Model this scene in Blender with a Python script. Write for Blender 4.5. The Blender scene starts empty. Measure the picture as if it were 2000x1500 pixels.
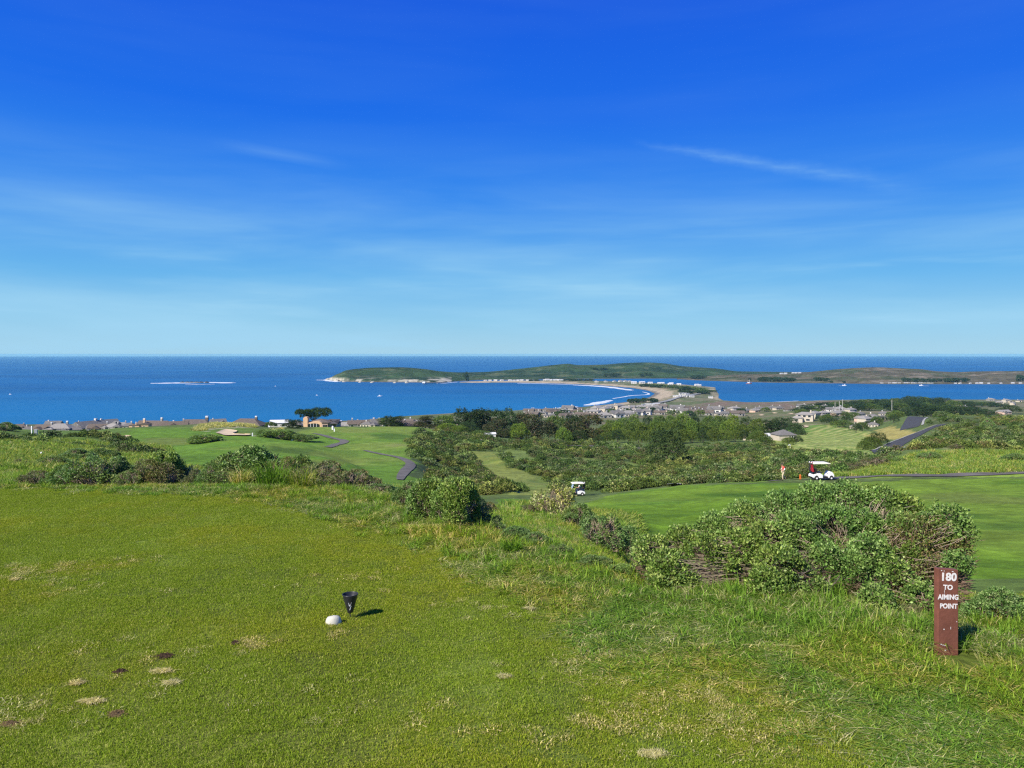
import bpy, math, random
import numpy as np
R = math.radians
rng = np.random.default_rng(7)
random.seed(7)
SC = bpy.context.scene
COL = SC.collection

# ------------------------------------------------------------------ camera, light, exposure
F, CX, HY, H = 1500.0, 1000.0, 691.75, 80.0        # focal length in photo pixels, true eye level row, eye height above sea
cam = bpy.data.objects.new('camera', bpy.data.cameras.new('camera'))
COL.objects.link(cam); SC.camera = cam
cam.location = (0, 0, H); cam.rotation_euler = (R(90), 0, 0)
cam.data.sensor_width = 36; cam.data.lens = 27.0
cam.data.shift_y = -(750 - HY) / 2000
cam.data.clip_start = 0.05; cam.data.clip_end = 200000

SUN_EL = 39.0
sdx, sdy = -0.72, -0.69                              # towards the sun, seen from above (behind the camera, left)
n_ = math.hypot(sdx, sdy); sdx /= n_; sdy /= n_
sun = bpy.data.objects.new('sun', bpy.data.lights.new('sun', 'SUN')); COL.objects.link(sun)
sun.data.energy = 4.6; sun.data.angle = R(0.53); sun.data.color = (1.0, 0.94, 0.83)
from mathutils import Vector, Matrix
svec = Vector((sdx * math.cos(R(SUN_EL)), sdy * math.cos(R(SUN_EL)), math.sin(R(SUN_EL))))
sun.rotation_euler = svec.to_track_quat('Z', 'Y').to_euler()
sun.location = (0, -20, 120)

SC.view_settings.view_transform = 'Standard'; SC.view_settings.look = 'None'
SC.view_settings.exposure = 0.7; SC.view_settings.gamma = 1.0
SC.view_settings.use_curve_mapping = False
SC.render.engine = 'CYCLES'
SC.cycles.max_bounces = 8; SC.cycles.diffuse_bounces = 2; SC.cycles.glossy_bounces = 2
SC.cycles.transmission_bounces = 3; SC.cycles.transparent_max_bounces = 4; SC.cycles.volume_bounces = 0
SC.cycles.use_denoising = False
SC.cycles.sample_clamp_indirect = 4.0
SC.cycles.filter_width = 1.3

class NT:
    """small helper to write node trees"""
    def __init__(s, tree): s.t = tree; s.n = tree.nodes; s.l = tree.links
    def add(s, typ, **kw):
        nd = s.n.new(typ)
        for k, v in kw.items(): setattr(nd, k, v)
        return nd
    def link(s, a, b): s.l.new(a, b)
    def val(s, sock, v):
        if isinstance(v, bpy.types.NodeSocket): s.link(v, sock)
        else: sock.default_value = v
    def math(s, op, a, b=0.0, c=None, clamp=False):
        nd = s.add('ShaderNodeMath', operation=op); nd.use_clamp = clamp
        s.val(nd.inputs[0], a); s.val(nd.inputs[1], b)
        if c is not None: s.val(nd.inputs[2], c)
        return nd.outputs[0]
    def mix(s, fac, a, b, blend='MIX'):
        nd = s.add('ShaderNodeMix', data_type='RGBA', blend_type=blend)
        s.val(nd.inputs[0], fac); s.val(nd.inputs[6], a); s.val(nd.inputs[7], b)
        return nd.outputs[2]
    def noise(s, vec, scale, detail=3.0, rough=0.55, dist=0.0):
        nd = s.add('ShaderNodeTexNoise')
        nd.inputs['Scale'].default_value = scale; nd.inputs['Detail'].default_value = detail
        nd.inputs['Roughness'].default_value = rough; nd.inputs['Distortion'].default_value = dist
        if vec is not None: s.link(vec, nd.inputs['Vector'])
        return nd.outputs['Fac']
    def ramp(s, fac, stops, interp='LINEAR'):
        nd = s.add('ShaderNodeValToRGB'); cr = nd.color_ramp; cr.interpolation = interp
        while len(cr.elements) < len(stops): cr.elements.new(0.5)
        for e, (p, c) in zip(cr.elements, stops):
            e.position = p; e.color = (c, c, c, 1) if not hasattr(c, '__len__') else (*c[:3], 1)
        s.link(fac, nd.inputs[0]); return nd.outputs[0]
    def mapping(s, vec, scale=(1, 1, 1), rot=(0, 0, 0), loc=(0, 0, 0)):
        nd = s.add('ShaderNodeMapping'); s.link(vec, nd.inputs[0])
        nd.inputs['Scale'].default_value = scale; nd.inputs['Rotation'].default_value = rot; nd.inputs['Location'].default_value = loc
        return nd.outputs[0]
    def mrange(s, v, a, b, c=0.0, d=1.0, smooth=True):
        nd = s.add('ShaderNodeMapRange'); nd.clamp = True
        if smooth: nd.interpolation_type = 'SMOOTHSTEP'
        s.link(v, nd.inputs[0])
        for i, x in enumerate((a, b, c, d)): nd.inputs[i + 1].default_value = x
        return nd.outputs[0]

world = bpy.data.worlds.new('World'); SC.world = world; world.use_nodes = True
w = NT(world.node_tree); w.n.clear()
sky = w.add('ShaderNodeTexSky', sky_type='NISHITA'); sky.sun_disc = False
sky.sun_elevation = R(SUN_EL); sky.sun_rotation = math.atan2(sdx, sdy)
sky.altitude = 80; sky.air_density = 1.0; sky.dust_density = 0.4; sky.ozone_density = 4.0
tc = w.add('ShaderNodeTexCoord'); sep = w.add('ShaderNodeSeparateXYZ'); w.link(tc.outputs['Generated'], sep.inputs[0])
X, Y_, Z = sep.outputs
el = w.math('ARCSINE', Z)                                        # elevation, radians
az = w.math('ARCTAN2', X, Y_)
elf = w.mrange(el, 0.0, math.pi / 2, smooth=False)
e = lambda d: d / 90.0
ramp = w.ramp(elf, [(0.0, (.40, .67, .84)), (e(2.4), (.27, .60, .86)), (e(5.5), (.135, .47, .87)), (e(11), (.030, .26, .88)),
                    (e(17), (.006, .155, .84)), (e(25), (.004, .104, .77)), (e(50), (.008, .07, .56)), (1.0, (.010, .07, .48))])
sk = w.mix(0.94, sky.outputs[0], w.mix(1.0, ramp, (9.6, 9.6, 9.6, 1), 'MULTIPLY'))
# thin cirrus: long streaks, more of them low down
cmb = w.add('ShaderNodeCombineXYZ'); w.link(az, cmb.inputs[0]); w.link(el, cmb.inputs[1])
m1 = w.mapping(cmb.outputs[0], (2.2, 17.0, 1), (0, 0, R(4)))
n1 = w.noise(m1, 0.9, 5, 0.5, 0.3)
m2 = w.mapping(cmb.outputs[0], (4, 42.0, 1), (0, 0, R(6)), (3, 1, 0))
n2 = w.noise(m2, 1.0, 4, 0.5, 0.4)
veil = w.math('MULTIPLY', w.mrange(n1, 0.34, 0.74), w.mrange(el, 0.0, R(16), 0.85, 0.03))
veil2 = w.math('MULTIPLY', w.mrange(n2, 0.5, 0.8), w.mrange(el, R(1), R(13), 0.45, 0.01))
veil = w.math('ADD', veil, veil2)
# the one distinct wisp, upper right
wn = w.noise(w.mapping(cmb.outputs[0], (9, 9, 1)), 2.0, 4, 0.6)
line = w.math('SUBTRACT', el, w.math('ADD', w.math('MULTIPLY', az, -0.235), R(17.5)))
line = w.math('ADD', line, w.math('MULTIPLY', w.math('SUBTRACT', wn, 0.5), 0.02))
wid = w.mrange(az, R(9), R(27), 0.006, 0.017, smooth=False)
core = w.math('SUBTRACT', 1.0, w.math('DIVIDE', w.math('ABSOLUTE', line), wid), clamp=True)
along = w.math('MULTIPLY', w.mrange(az, R(8), R(14)), w.mrange(az, R(22), R(31), 1, 0))
fib = w.noise(w.mapping(cmb.outputs[0], (6, 60, 1), (0, 0, R(13))), 1.6, 5, 0.65)
wisp = w.math('MULTIPLY', w.math('MULTIPLY', w.math('POWER', core, 1.5), along), w.mrange(fib, 0.2, 0.75, 0.06, 0.27))
line2 = w.math('SUBTRACT', el, w.math('ADD', w.math('MULTIPLY', az, -0.10), R(12.3)))
core2 = w.math('SUBTRACT', 1.0, w.math('DIVIDE', w.math('ABSOLUTE', line2), 0.009), clamp=True)
wisp2 = w.math('MULTIPLY', w.math('MULTIPLY', core2, w.math('MULTIPLY', w.mrange(az, R(-22), R(-17)), w.mrange(az, R(-16), R(-11), 1, 0))), 0.12)
fac = w.math('ADD', w.math('ADD', veil, wisp), wisp2, clamp=True)
fin = w.mix(fac, sk, (3.6, 6.6, 8.8, 1))
bg = w.add('ShaderNodeBackground'); bg.inputs[1].default_value = 0.0635; w.link(fin, bg.inputs[0])
wo = w.add('ShaderNodeOutputWorld'); w.link(bg.outputs[0], wo.inputs[0])

# ------------------------------------------------------------------ helpers: tags, meshes
def tag(o, label=None, cat=None, group=None, kind=None):
    if label: o['label'] = label
    if cat: o['category'] = cat
    if group: o['group'] = group
    if kind: o['kind'] = kind
    return o
def empty(name, loc, rz=0.0, label=None, cat=None, group=None, scale=1.0):
    o = bpy.data.objects.new(name, None); COL.objects.link(o)
    o.location = loc; o.rotation_euler = (0, 0, rz)
    o.scale = (scale,) * 3 if not hasattr(scale, '__len__') else scale
    o.empty_display_size = 0.2
    return tag(o, label, cat, group)
def obj(name, me, parent=None, mats=()):
    if mats and not me.materials:
        for m in mats: me.materials.append(m)
    o = bpy.data.objects.new(name, me); COL.objects.link(o)
    if parent: o.parent = parent
    return o
def mesh_np(name, V, T=None, Q=None, mats=(), midx=None, col=None, smooth=False):
    """mesh from numpy arrays: V verts, T triangles, Q quads"""
    V = np.asarray(V, np.float32)
    T = np.zeros((0, 3), np.int32) if T is None else np.asarray(T, np.int32)
    Q = np.zeros((0, 4), np.int32) if Q is None else np.asarray(Q, np.int32)
    me = bpy.data.meshes.new(name)
    me.vertices.add(len(V)); me.vertices.foreach_set('co', V.ravel())
    me.loops.add(T.size + Q.size); me.loops.foreach_set('vertex_index', np.concatenate([T.ravel(), Q.ravel()]))
    me.polygons.add(len(T) + len(Q))
    ls = np.concatenate([np.arange(len(T)) * 3, T.size + np.arange(len(Q)) * 4]).astype(np.int32)
    me.polygons.foreach_set('loop_start', ls)
    if midx is not None: me.polygons.foreach_set('material_index', np.asarray(midx, np.int32))
    me.polygons.foreach_set('use_smooth', np.full(len(T) + len(Q), smooth, bool))
    if col is not None:
        a = me.color_attributes.new('col', 'FLOAT_COLOR', 'POINT')
        c = np.ones((len(V), 4), np.float32); c[:, :3] = col; a.data.foreach_set('color', c.ravel())
    me.update(calc_edges=True)
    for m in mats: me.materials.append(m)
    return me
class MB:
    """collects boxes, tubes and prisms; build() makes ONE mesh"""
    def __init__(s): s.v = []; s.f = []
    def face(s, pts):
        b = len(s.v); s.v += [tuple(p) for p in pts]; s.f.append(tuple(range(b, b + len(pts)))); return s
    def hexa(s, lo, up):
        b = len(s.v); s.v += [tuple(p) for p in lo] + [tuple(p) for p in up]; n = len(lo)
        s.f.append(tuple(b + i for i in reversed(range(n)))); s.f.append(tuple(b + n + i for i in range(n)))
        for i in range(n): j = (i + 1) % n; s.f.append((b + i, b + j, b + n + j, b + n + i))
        return s
    def box(s, x0, x1, y0, y1, z0, z1):
        c = [(x0, y0), (x1, y0), (x1, y1), (x0, y1)]
        return s.hexa([(x, y, z0) for x, y in c], [(x, y, z1) for x, y in c])
    def tube(s, pts, rad, n=8, cap=True):
        pts = [Vector(p) for p in pts]; rings = []
        for i, p in enumerate(pts):
            d = (pts[min(i + 1, len(pts) - 1)] - pts[max(i - 1, 0)]).normalized()
            a = d.cross(Vector((0, 0, 1)) if abs(d.z) < .9 else Vector((1, 0, 0))).normalized(); b = d.cross(a)
            r = rad[i] if hasattr(rad, '__len__') else rad
            rings.append([p + (a * math.cos(t) + b * math.sin(t)) * r for t in (2 * math.pi * k / n for k in range(n))])
        b0 = len(s.v)
        for rg in rings: s.v += [tuple(q) for q in rg]
        for i in range(len(rings) - 1):
            for k in range(n):
                j = (k + 1) % n; s.f.append((b0 + i * n + k, b0 + i * n + j, b0 + (i + 1) * n + j, b0 + (i + 1) * n + k))
        if cap: s.f.append(tuple(b0 + k for k in reversed(range(n)))); s.f.append(tuple(b0 + (len(rings) - 1) * n + k for k in range(n)))
        return s
    def lathe(s, prof, n=24, c=(0, 0, 0)):
        b0 = len(s.v)
        for r, z in prof:
            for k in range(n): t = 2 * math.pi * k / n; s.v.append((c[0] + r * math.cos(t), c[1] + r * math.sin(t), c[2] + z))
        for i in range(len(prof) - 1):
            for k in range(n):
                j = (k + 1) % n; s.f.append((b0 + i * n + k, b0 + i * n + j, b0 + (i + 1) * n + j, b0 + (i + 1) * n + k))
        return s
    def mesh(s, name, mat=None, smooth=False):
        me = bpy.data.meshes.new(name); me.from_pydata(s.v, [], s.f)
        import bmesh
        bm = bmesh.new(); bm.from_mesh(me); bmesh.ops.recalc_face_normals(bm, faces=bm.faces); bm.to_mesh(me); bm.free()
        if smooth: me.polygons.foreach_set('use_smooth', [True] * len(me.polygons))
        if mat: me.materials.append(mat)
        return me
    def build(s, name, mat, parent=None, smooth=False, bevel=0.0):
        o = obj(name, s.mesh(name, mat, smooth), parent)
        if bevel:
            m = o.modifiers.new('bevel', 'BEVEL'); m.width = bevel; m.segments = 2; m.limit_method = 'ANGLE'
        return o

# ------------------------------------------------------------------ materials
def mat_plain(name, col, rough=0.7, var=0.18, scale=4.0, bump=0.0, metal=0.0, spec=0.3):
    m = bpy.data.materials.new(name); m.use_nodes = True
    t = NT(m.node_tree); p = t.n['Principled BSDF']
    geo = t.add('ShaderNodeTexCoord'); vec = geo.outputs['Object']
    n = t.noise(vec, scale, 4, 0.6)
    c2 = tuple(min(1, x * (1 + var)) for x in col) + (1,); c1 = tuple(x * (1 - var) for x in col) + (1,)
    t.link(t.mix(t.mrange(n, 0.3, 0.7), c1, c2), p.inputs['Base Color'])
    p.inputs['Roughness'].default_value = rough; p.inputs['Metallic'].default_value = metal
    p.inputs['Specular IOR Level'].default_value = spec
    if bump:
        b = t.add('ShaderNodeBump'); b.inputs['Strength'].default_value = bump; b.inputs['Distance'].default_value = 0.02
        t.link(t.noise(vec, scale * 6, 4, 0.6), b.inputs['Height']); t.link(b.outputs[0], p.inputs['Normal'])
    return m
def mat_leaf(name, gain=1.0, tint=(1, 1, 1), rnd=0.35, wscale=0.35, wtint=None, trans=0.25, rough=0.55, spec=0.35, wamt=1.0):
    """foliage: colour from the 'col' attribute, varied per instance and over the ground"""
    m = bpy.data.materials.new(name); m.use_nodes = True
    t = NT(m.node_tree); p = t.n['Principled BSDF']; out = t.n['Material Output']
    a = t.add('ShaderNodeAttribute', attribute_name='col').outputs['Color']
    oi = t.add('ShaderNodeObjectInfo').outputs['Random']
    g = t.math('MULTIPLY_ADD', oi, rnd, gain - rnd / 2)
    gc = t.add('ShaderNodeCombineXYZ')
    for i in range(3): t.link(t.math('MULTIPLY', g, tint[i]), gc.inputs[i])
    c = t.mix(1.0, a, gc.outputs[0], 'MULTIPLY')
    if wtint:
        geo = t.add('ShaderNodeNewGeometry').outputs['Position']
        n = t.noise(geo, wscale, 4, 0.6)
        c = t.mix(t.mrange(n, 0.42, 0.62, 0, wamt), c, t.mix(1.0, c, (*wtint, 1), 'MULTIPLY'))
    t.link(c, p.inputs['Base Color']); p.inputs['Roughness'].default_value = rough
    p.inputs['Specular IOR Level'].default_value = spec
    tr = t.add('ShaderNodeBsdfTranslucent'); t.link(t.mix(1.0, c, (1.25, 1.3, 0.6, 1), 'MULTIPLY'), tr.inputs[0])
    mx = t.add('ShaderNodeMixShader'); mx.inputs[0].default_value = trans
    t.link(p.outputs[0], mx.inputs[1]); t.link(tr.outputs[0], mx.inputs[2]); t.link(mx.outputs[0], out.inputs[0])
    return m

# ------------------------------------------------------------------ numpy noise
_perm = np.random.default_rng(11).permutation(65536).astype(np.int64)
def _h(ix, iy, iz, seed): return _perm[(ix * 73856093 ^ iy * 19349663 ^ iz * 83492791 ^ seed * 2654435) & 65535] / 65535.0
def vnoise(x, y, z=0.0, seed=0):
    x, y, z = np.broadcast_arrays(np.asarray(x, float), y, z)
    ix, iy, iz = (np.floor(q).astype(np.int64) for q in (x, y, z))
    fx, fy, fz = x - ix, y - iy, z - iz
    sx, sy, sz = (f * f * (3 - 2 * f) for f in (fx, fy, fz))
    def L(a, b, t): return a + (b - a) * t
    r = [L(L(_h(ix, iy, iz + k, seed), _h(ix + 1, iy, iz + k, seed), sx), L(_h(ix, iy + 1, iz + k, seed), _h(ix + 1, iy + 1, iz + k, seed), sx), sy) for k in (0, 1)]
    return L(r[0], r[1], sz)
def fbm(x, y, z=0.0, seed=0, o=4):
    s = 0; a = 1; n = 0
    for k in range(o):
        s = s + a * vnoise(x * 2 ** k, y * 2 ** k, np.asarray(z) * 2 ** k, seed + k); n += a; a *= 0.5
    return s / n
def sstep(x, a, b): t = np.clip((x - a) / (b - a), 0, 1); return t * t * (3 - 2 * t)
def pchip(x, y, xq):
    """monotone cubic through (x, y[..]) along axis 0"""
    x = np.asarray(x, float); y = np.asarray(y, float); h = np.diff(x)
    sh = (-1,) + (1,) * (y.ndim - 1); hh = h.reshape(sh); d = np.diff(y, axis=0) / hh
    m = np.zeros_like(y); m[0] = d[0]; m[-1] = d[-1]
    if len(x) > 2:
        w1 = 2 * hh[1:] + hh[:-1]; w2 = hh[1:] + 2 * hh[:-1]
        with np.errstate(divide='ignore', invalid='ignore'): mm = (w1 + w2) / (w1 / d[:-1] + w2 / d[1:])
        m[1:-1] = np.where(d[:-1] * d[1:] > 0, mm, 0)
    i = np.clip(np.searchsorted(x, xq) - 1, 0, len(x) - 2)
    qs = (-1,) + (1,) * (y.ndim - 1)
    t = ((xq - x[i]) / h[i]).reshape(qs); t = np.clip(t, 0, 1); H_ = h[i].reshape(qs)
    return (2*t**3 - 3*t**2 + 1) * y[i] + (t**3 - 2*t**2 + t) * H_ * m[i] + (-2*t**3 + 3*t**2) * y[i+1] + (t**3 - t**2) * H_ * m[i+1]
def inpoly(px, py, poly):
    px = np.asarray(px, float); py = np.asarray(py, float); r = np.zeros(px.shape, bool); n = len(poly)
    for i in range(n):
        x0, y0 = poly[i]; x1, y1 = poly[(i + 1) % n]
        if y0 == y1: continue
        c = ((y0 > py) != (y1 > py)) & (px < (x1 - x0) * (py - y0) / (y1 - y0) + x0); r ^= c
    return r
def segdist(px, py, poly, closed=True):
    d = np.full(np.shape(px), 1e9); n = len(poly)
    for i in range(n if closed else n - 1):
        x0, y0 = poly[i]; x1, y1 = poly[(i + 1) % n]; dx, dy = x1 - x0, y1 - y0
        t = np.clip(((px - x0) * dx + (py - y0) * dy) / (dx * dx + dy * dy + 1e-9), 0, 1)
        d = np.minimum(d, np.hypot(px - x0 - t * dx, py - y0 - t * dy))
    return d

# ------------------------------------------------------------------ the lie of the land
# survey columns: bearing (as a photo column) -> list of (distance m, row at which that ground shows)
def d(Y, drop): return (Y, 695.5 + drop / Y * F)
S = [
 (-500, [d(1, 1.6), d(9, 1.6), d(12, 2.0), (25, 935), (60, 905), (110, 872), (160, 848), (200, 832), (260, 838), (400, 850), (700, 835), (1000, 815), (2900, 741)]),
 (0, [d(1, 1.6), d(9, 1.6), d(12, 2.02), (25, 932), (60, 900), (110, 868), (170, 848), (215, 838), (300, 846), (500, 850), (800, 834), (950, 826), (2900, 741)]),
 (150, [d(1, 1.6), d(9, 1.6), d(12, 2.1), (25, 936), (60, 905), (110, 877), (150, 860), (190, 849), (240, 842), (300, 846), (500, 850), (800, 834), (950, 826), (2900, 741)]),
 (250, [d(1, 1.6), d(9, 1.6), d(12, 2.1), (40, 930), (90, 896), (130, 880), (170, 863), (200, 851), (240, 839), (270, 835), (320, 845), (500, 848), (860, 831), (950, 826), (2900, 741)]),
 (430, [d(1, 1.6), d(9, 1.6), d(12, 2.1), (40, 932), (90, 902), (130, 882), (180, 860), (220, 849), (250, 838), (275, 828), (300, 836), (350, 842), (500, 846), (880, 829), (2900, 741)]),
 (600, [d(1, 1.6), d(9, 1.62), d(12, 2.08), (18, 962), (40, 948), (80, 926), (120, 900), (160, 880), (210, 863), (245, 850), (290, 837), (320, 833), (360, 840), (500, 846), (900, 827), (2900, 741)]),
 (700, [d(1, 1.6), d(8.8, 1.65), d(12, 2.2), (20, 985), (40, 962), (80, 942), (100, 931), (140, 905), (185, 881), (225, 861), (260, 846), (310, 833), (345, 839), (500, 846), (900, 823), (2900, 741)]),
 (800, [d(1, 1.6), d(8.6, 1.66), d(10, 2.0), d(14, 3.4), d(30, 6.7), (60, 974), (100, 936), (130, 915), (180, 886), (230, 862), (280, 845), (310, 834), (345, 840), (450, 845), (900, 818), (2900, 741)]),
 (900, [d(1, 1.6), d(7.2, 1.63), d(9.0, 1.85), d(11, 2.35), d(16, 3.45), d(30, 6.2), (60, 980), (100, 975), (130, 956), (170, 926), (220, 895), (270, 866), (310, 850), (350, 852), (500, 850), (1000, 812), (2900, 741)]),
 (1000, [d(1, 1.6), d(6, 1.6), d(7.5, 1.78), d(9, 2.15), d(14, 3.2), d(20, 4.35), d(30, 6.1), (60, 984), (95, 976), (120, 966), (150, 941), (200, 902), (250, 876), (290, 863), (330, 858), (450, 851), (700, 826), (1000, 805), (2900, 741)]),
 (1100, [d(1, 1.6), d(5.8, 1.62), d(6.6, 1.7), d(8, 2.1), d(11, 2.75), d(15, 3.5), d(20, 4.4), d(30, 6.3), (60, 990), (95, 979), (110, 973), (130, 962), (160, 943), (200, 912), (250, 884), (290, 869), (330, 863), (450, 853), (700, 828), (900, 812), (1180, 798), (2900, 741)]),
 (1200, [d(1, 1.6), d(5.4, 1.62), d(5.9, 1.68), d(7.5, 2.15), d(12, 3.3), d(20, 4.95), (30, 1030), (50, 998), (75, 972), (95, 964), (115, 962), (160, 940), (210, 907), (250, 885), (290, 871), (330, 865), (450, 855), (700, 828), (900, 811), (1300, 787), (2900, 741)]),
 (1300, [d(1, 1.6), d(5.0, 1.62), d(5.6, 1.75), d(7.5, 2.65), d(12, 4.0), (20, 1123), (30, 1072), (50, 1003), (75, 962), (93, 949), (105, 958), (130, 953), (170, 928), (220, 900), (260, 881), (300, 871), (340, 866), (450, 856), (700, 829), (900, 812), (1300, 788), (2900, 741)]),
 (1450, [d(1, 1.6), d(4.9, 1.62), d(5.6, 1.75), d(7.5, 2.7), d(12, 4.0), (20, 1128), (30, 1070), (50, 989), (75, 948), (90, 941), (100, 948), (130, 937), (180, 912), (230, 890), (270, 877), (310, 867), (400, 856), (560, 838), (700, 826), (900, 812), (1390, 784), (2900, 741)]),
 (1600, [d(1, 1.6), d(4.7, 1.62), d(5.6, 1.78), d(7.5, 2.6), d(12, 4.0), (20, 1123), (30, 1065), (50, 989), (70, 953), (80, 941), (86, 934), (95, 926), (110, 926), (140, 907), (190, 894), (240, 884), (300, 865), (360, 849), (430, 837), (520, 826), (620, 816), (800, 804), (1000, 795), (1390, 783), (2900, 741)]),
 (1700, [d(1, 1.6), d(4.5, 1.63), d(5.6, 1.8), d(7.5, 2.6), d(12, 4.0), (20, 1120), (30, 1063), (50, 987), (70, 951), (80, 937), (84, 931), (92, 919), (105, 908), (120, 909), (150, 903), (190, 891), (225, 881), (280, 864), (340, 850), (420, 838), (520, 825), (620, 815), (800, 803), (1000, 795), (1420, 781), (2900, 741)]),
 (1780, [d(1, 1.6), d(4.4, 1.63), d(5.6, 1.85), d(7.5, 2.6), d(12, 3.95), (20, 1118), (30, 1062), (50, 985), (70, 951), (80, 936), (84, 928), (95, 909), (110, 892), (125, 884), (150, 886), (190, 879), (230, 866), (270, 852), (310, 841), (350, 832), (400, 822), (440, 813), (500, 818), (620, 815), (800, 803), (1000, 795), (1430, 780.5), (2900, 741)]),
 (1850, [d(1, 1.6), d(4.3, 1.64), d(5.6, 1.9), d(7.5, 2.6), d(12, 3.9), (20, 1115), (30, 1060), (50, 983), (70, 950), (79, 935), (84, 926), (95, 907), (115, 888), (135, 876), (170, 864), (220, 850), (270, 834), (320, 821), (350, 813), (390, 814), (450, 820), (600, 815), (800, 803), (1000, 795), (1430, 780.5), (2900, 741)]),
 (2000, [d(1, 1.6), d(4.2, 1.65), d(5.6, 1.95), d(7.5, 2.6), d(12, 3.9), (20, 1113), (30, 1058), (50, 983), (70, 947), (79, 931), (84, 924), (95, 907), (115, 890), (140, 876), (180, 862), (230, 845), (280, 832), (340, 822), (400, 823), (500, 820), (700, 808), (900, 799), (1430, 780), (2900, 741)]),
 (2500, [d(1, 1.6), d(4.2, 1.65), d(5.6, 1.95), d(7.5, 2.6), d(12, 3.9), (20, 1110), (30, 1056), (50, 980), (70, 945), (84, 924), (95, 905), (115, 890), (180, 860), (280, 832), (400, 823), (500, 820), (900, 799), (1430, 780), (2900, 741)]),
]
U0, U1, NU = -0.98, 0.98, 460
L0, L1, NL = math.log(1.2), math.log(2750), 640
us = np.linspace(U0, U1, NU); ls = np.linspace(L0, L1, NL); Ys = np.exp(ls)
colsD = []
for px, pts in S:
    ya = np.array([p[0] for p in pts], float); dr = np.array([(p[1] - HY) / F * p[0] for p in pts])
    colsD.append(pchip(np.log(ya), dr, ls))
Dg = pchip(np.array([(s[0] - CX) / F for s in S]), np.array(colsD), us)      # (NU, NL)
Zg = H - Dg.T                                                                # (NL, NU)
XX = us[None, :] * Ys[:, None]; YY = np.repeat(Ys[:, None], NU, 1)
und = (fbm(XX / 24, YY / 24, seed=3) - .5) * 3.0 * sstep(YY, 30, 120) + (fbm(XX / 5, YY / 5, seed=5) - .5) * 0.35 * sstep(YY, 9, 30) \
    + (fbm(XX / 1.3, YY / 1.3, seed=6) - .5) * 0.06 * sstep(YY, 5, 9)
und *= 1 - 0.6 * sstep(YY, 400, 800)
_px0 = CX + F * us[None, :]; und *= 1 - .85 * sstep(_px0, 670, 720) * sstep(_px0, 850, 810) * sstep(YY, 60, 90) * sstep(YY, 380, 330)
und *= 1 - .85 * sstep(_px0, 1690, 1720) * sstep(_px0, 1900, 1850) * sstep(YY, 150, 170) * sstep(YY, 480, 450)
und *= 1 - .75 * sstep(_px0, 880, 840) * sstep(YY, 190, 235)
Zg = Zg + und
def sea_xy(px, py): Y = H * F / (py - HY); return ((px - CX) / F * Y, Y)
shore_px = [(-3000, 829), (-500, 829), (0, 829), (400, 827), (700, 821), (800, 812), (900, 806), (1000, 802), (1045, 799), (1090, 797.2), (1130, 795.5), (1180, 790.5),
            (1240, 783), (1268, 776), (1279, 769), (1268, 763.5), (1235, 758), (1170, 752.6), (1100, 749.2), (1000, 747), (925, 747.6), (898, 747.2), (896, 745.6),
            (1000, 744), (1100, 743.2), (1160, 744), (1250, 747), (1335, 751), (1397, 756.5), (1398, 762), (1404, 770), (1403, 777), (1412, 782), (1455, 785.5), (1520, 785),
            (1600, 782), (1700, 780), (2000, 780.5), (3000, 781), (6000, 782)]
shore = [sea_xy(*p) for p in shore_px]
poly = shore + [(9000, 900), (9000, -50), (-9000, -50)]
ins = inpoly(XX, YY, poly)
sd = segdist(XX, YY, shore, closed=False) * np.where(ins, 1, -1)
low = 1.6 + 3.5 * fbm(XX / 60, YY / 60, seed=8) * sstep(YY, 900, 1400)
Zg = np.where(YY > 600, np.maximum(Zg, low), Zg)
Zg = np.minimum(Zg, np.maximum(sd * 0.055, -7) + np.maximum(sd - 60, 0) ** 1.5 * 0.05)
PXg = CX + F * us[None, :] + 0 * YY; PYg = HY + (H - Zg) / YY * F
def ground(x, y):
    x = np.asarray(x, float); y = np.asarray(y, float)
    a = np.clip((x / y - U0) / (U1 - U0) * (NU - 1), 0, NU - 1.001); b = np.clip((np.log(y) - L0) / (L1 - L0) * (NL - 1), 0, NL - 1.001)
    i = a.astype(int); j = b.astype(int); fa = a - i; fb = b - j
    return (Zg[j, i] * (1 - fa) + Zg[j, i + 1] * fa) * (1 - fb) + (Zg[j + 1, i] * (1 - fa) + Zg[j + 1, i + 1] * fa) * fb
def gpt(px, Y): x = (px - CX) / F * Y; return (x, Y, float(ground(x, Y)))
def hit(px, py, ymin=1.5):
    """the point of the land seen along that sight line"""
    yy = np.exp(np.linspace(math.log(ymin), math.log(2700), 4000)); xx = (px - CX) / F * yy
    rows = HY + (H - ground(xx, yy)) / yy * F
    k = np.argmax(rows <= py) if (rows <= py).any() else len(yy) - 1
    return (float(xx[k]), float(yy[k]), float(ground(xx[k], yy[k])))

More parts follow.
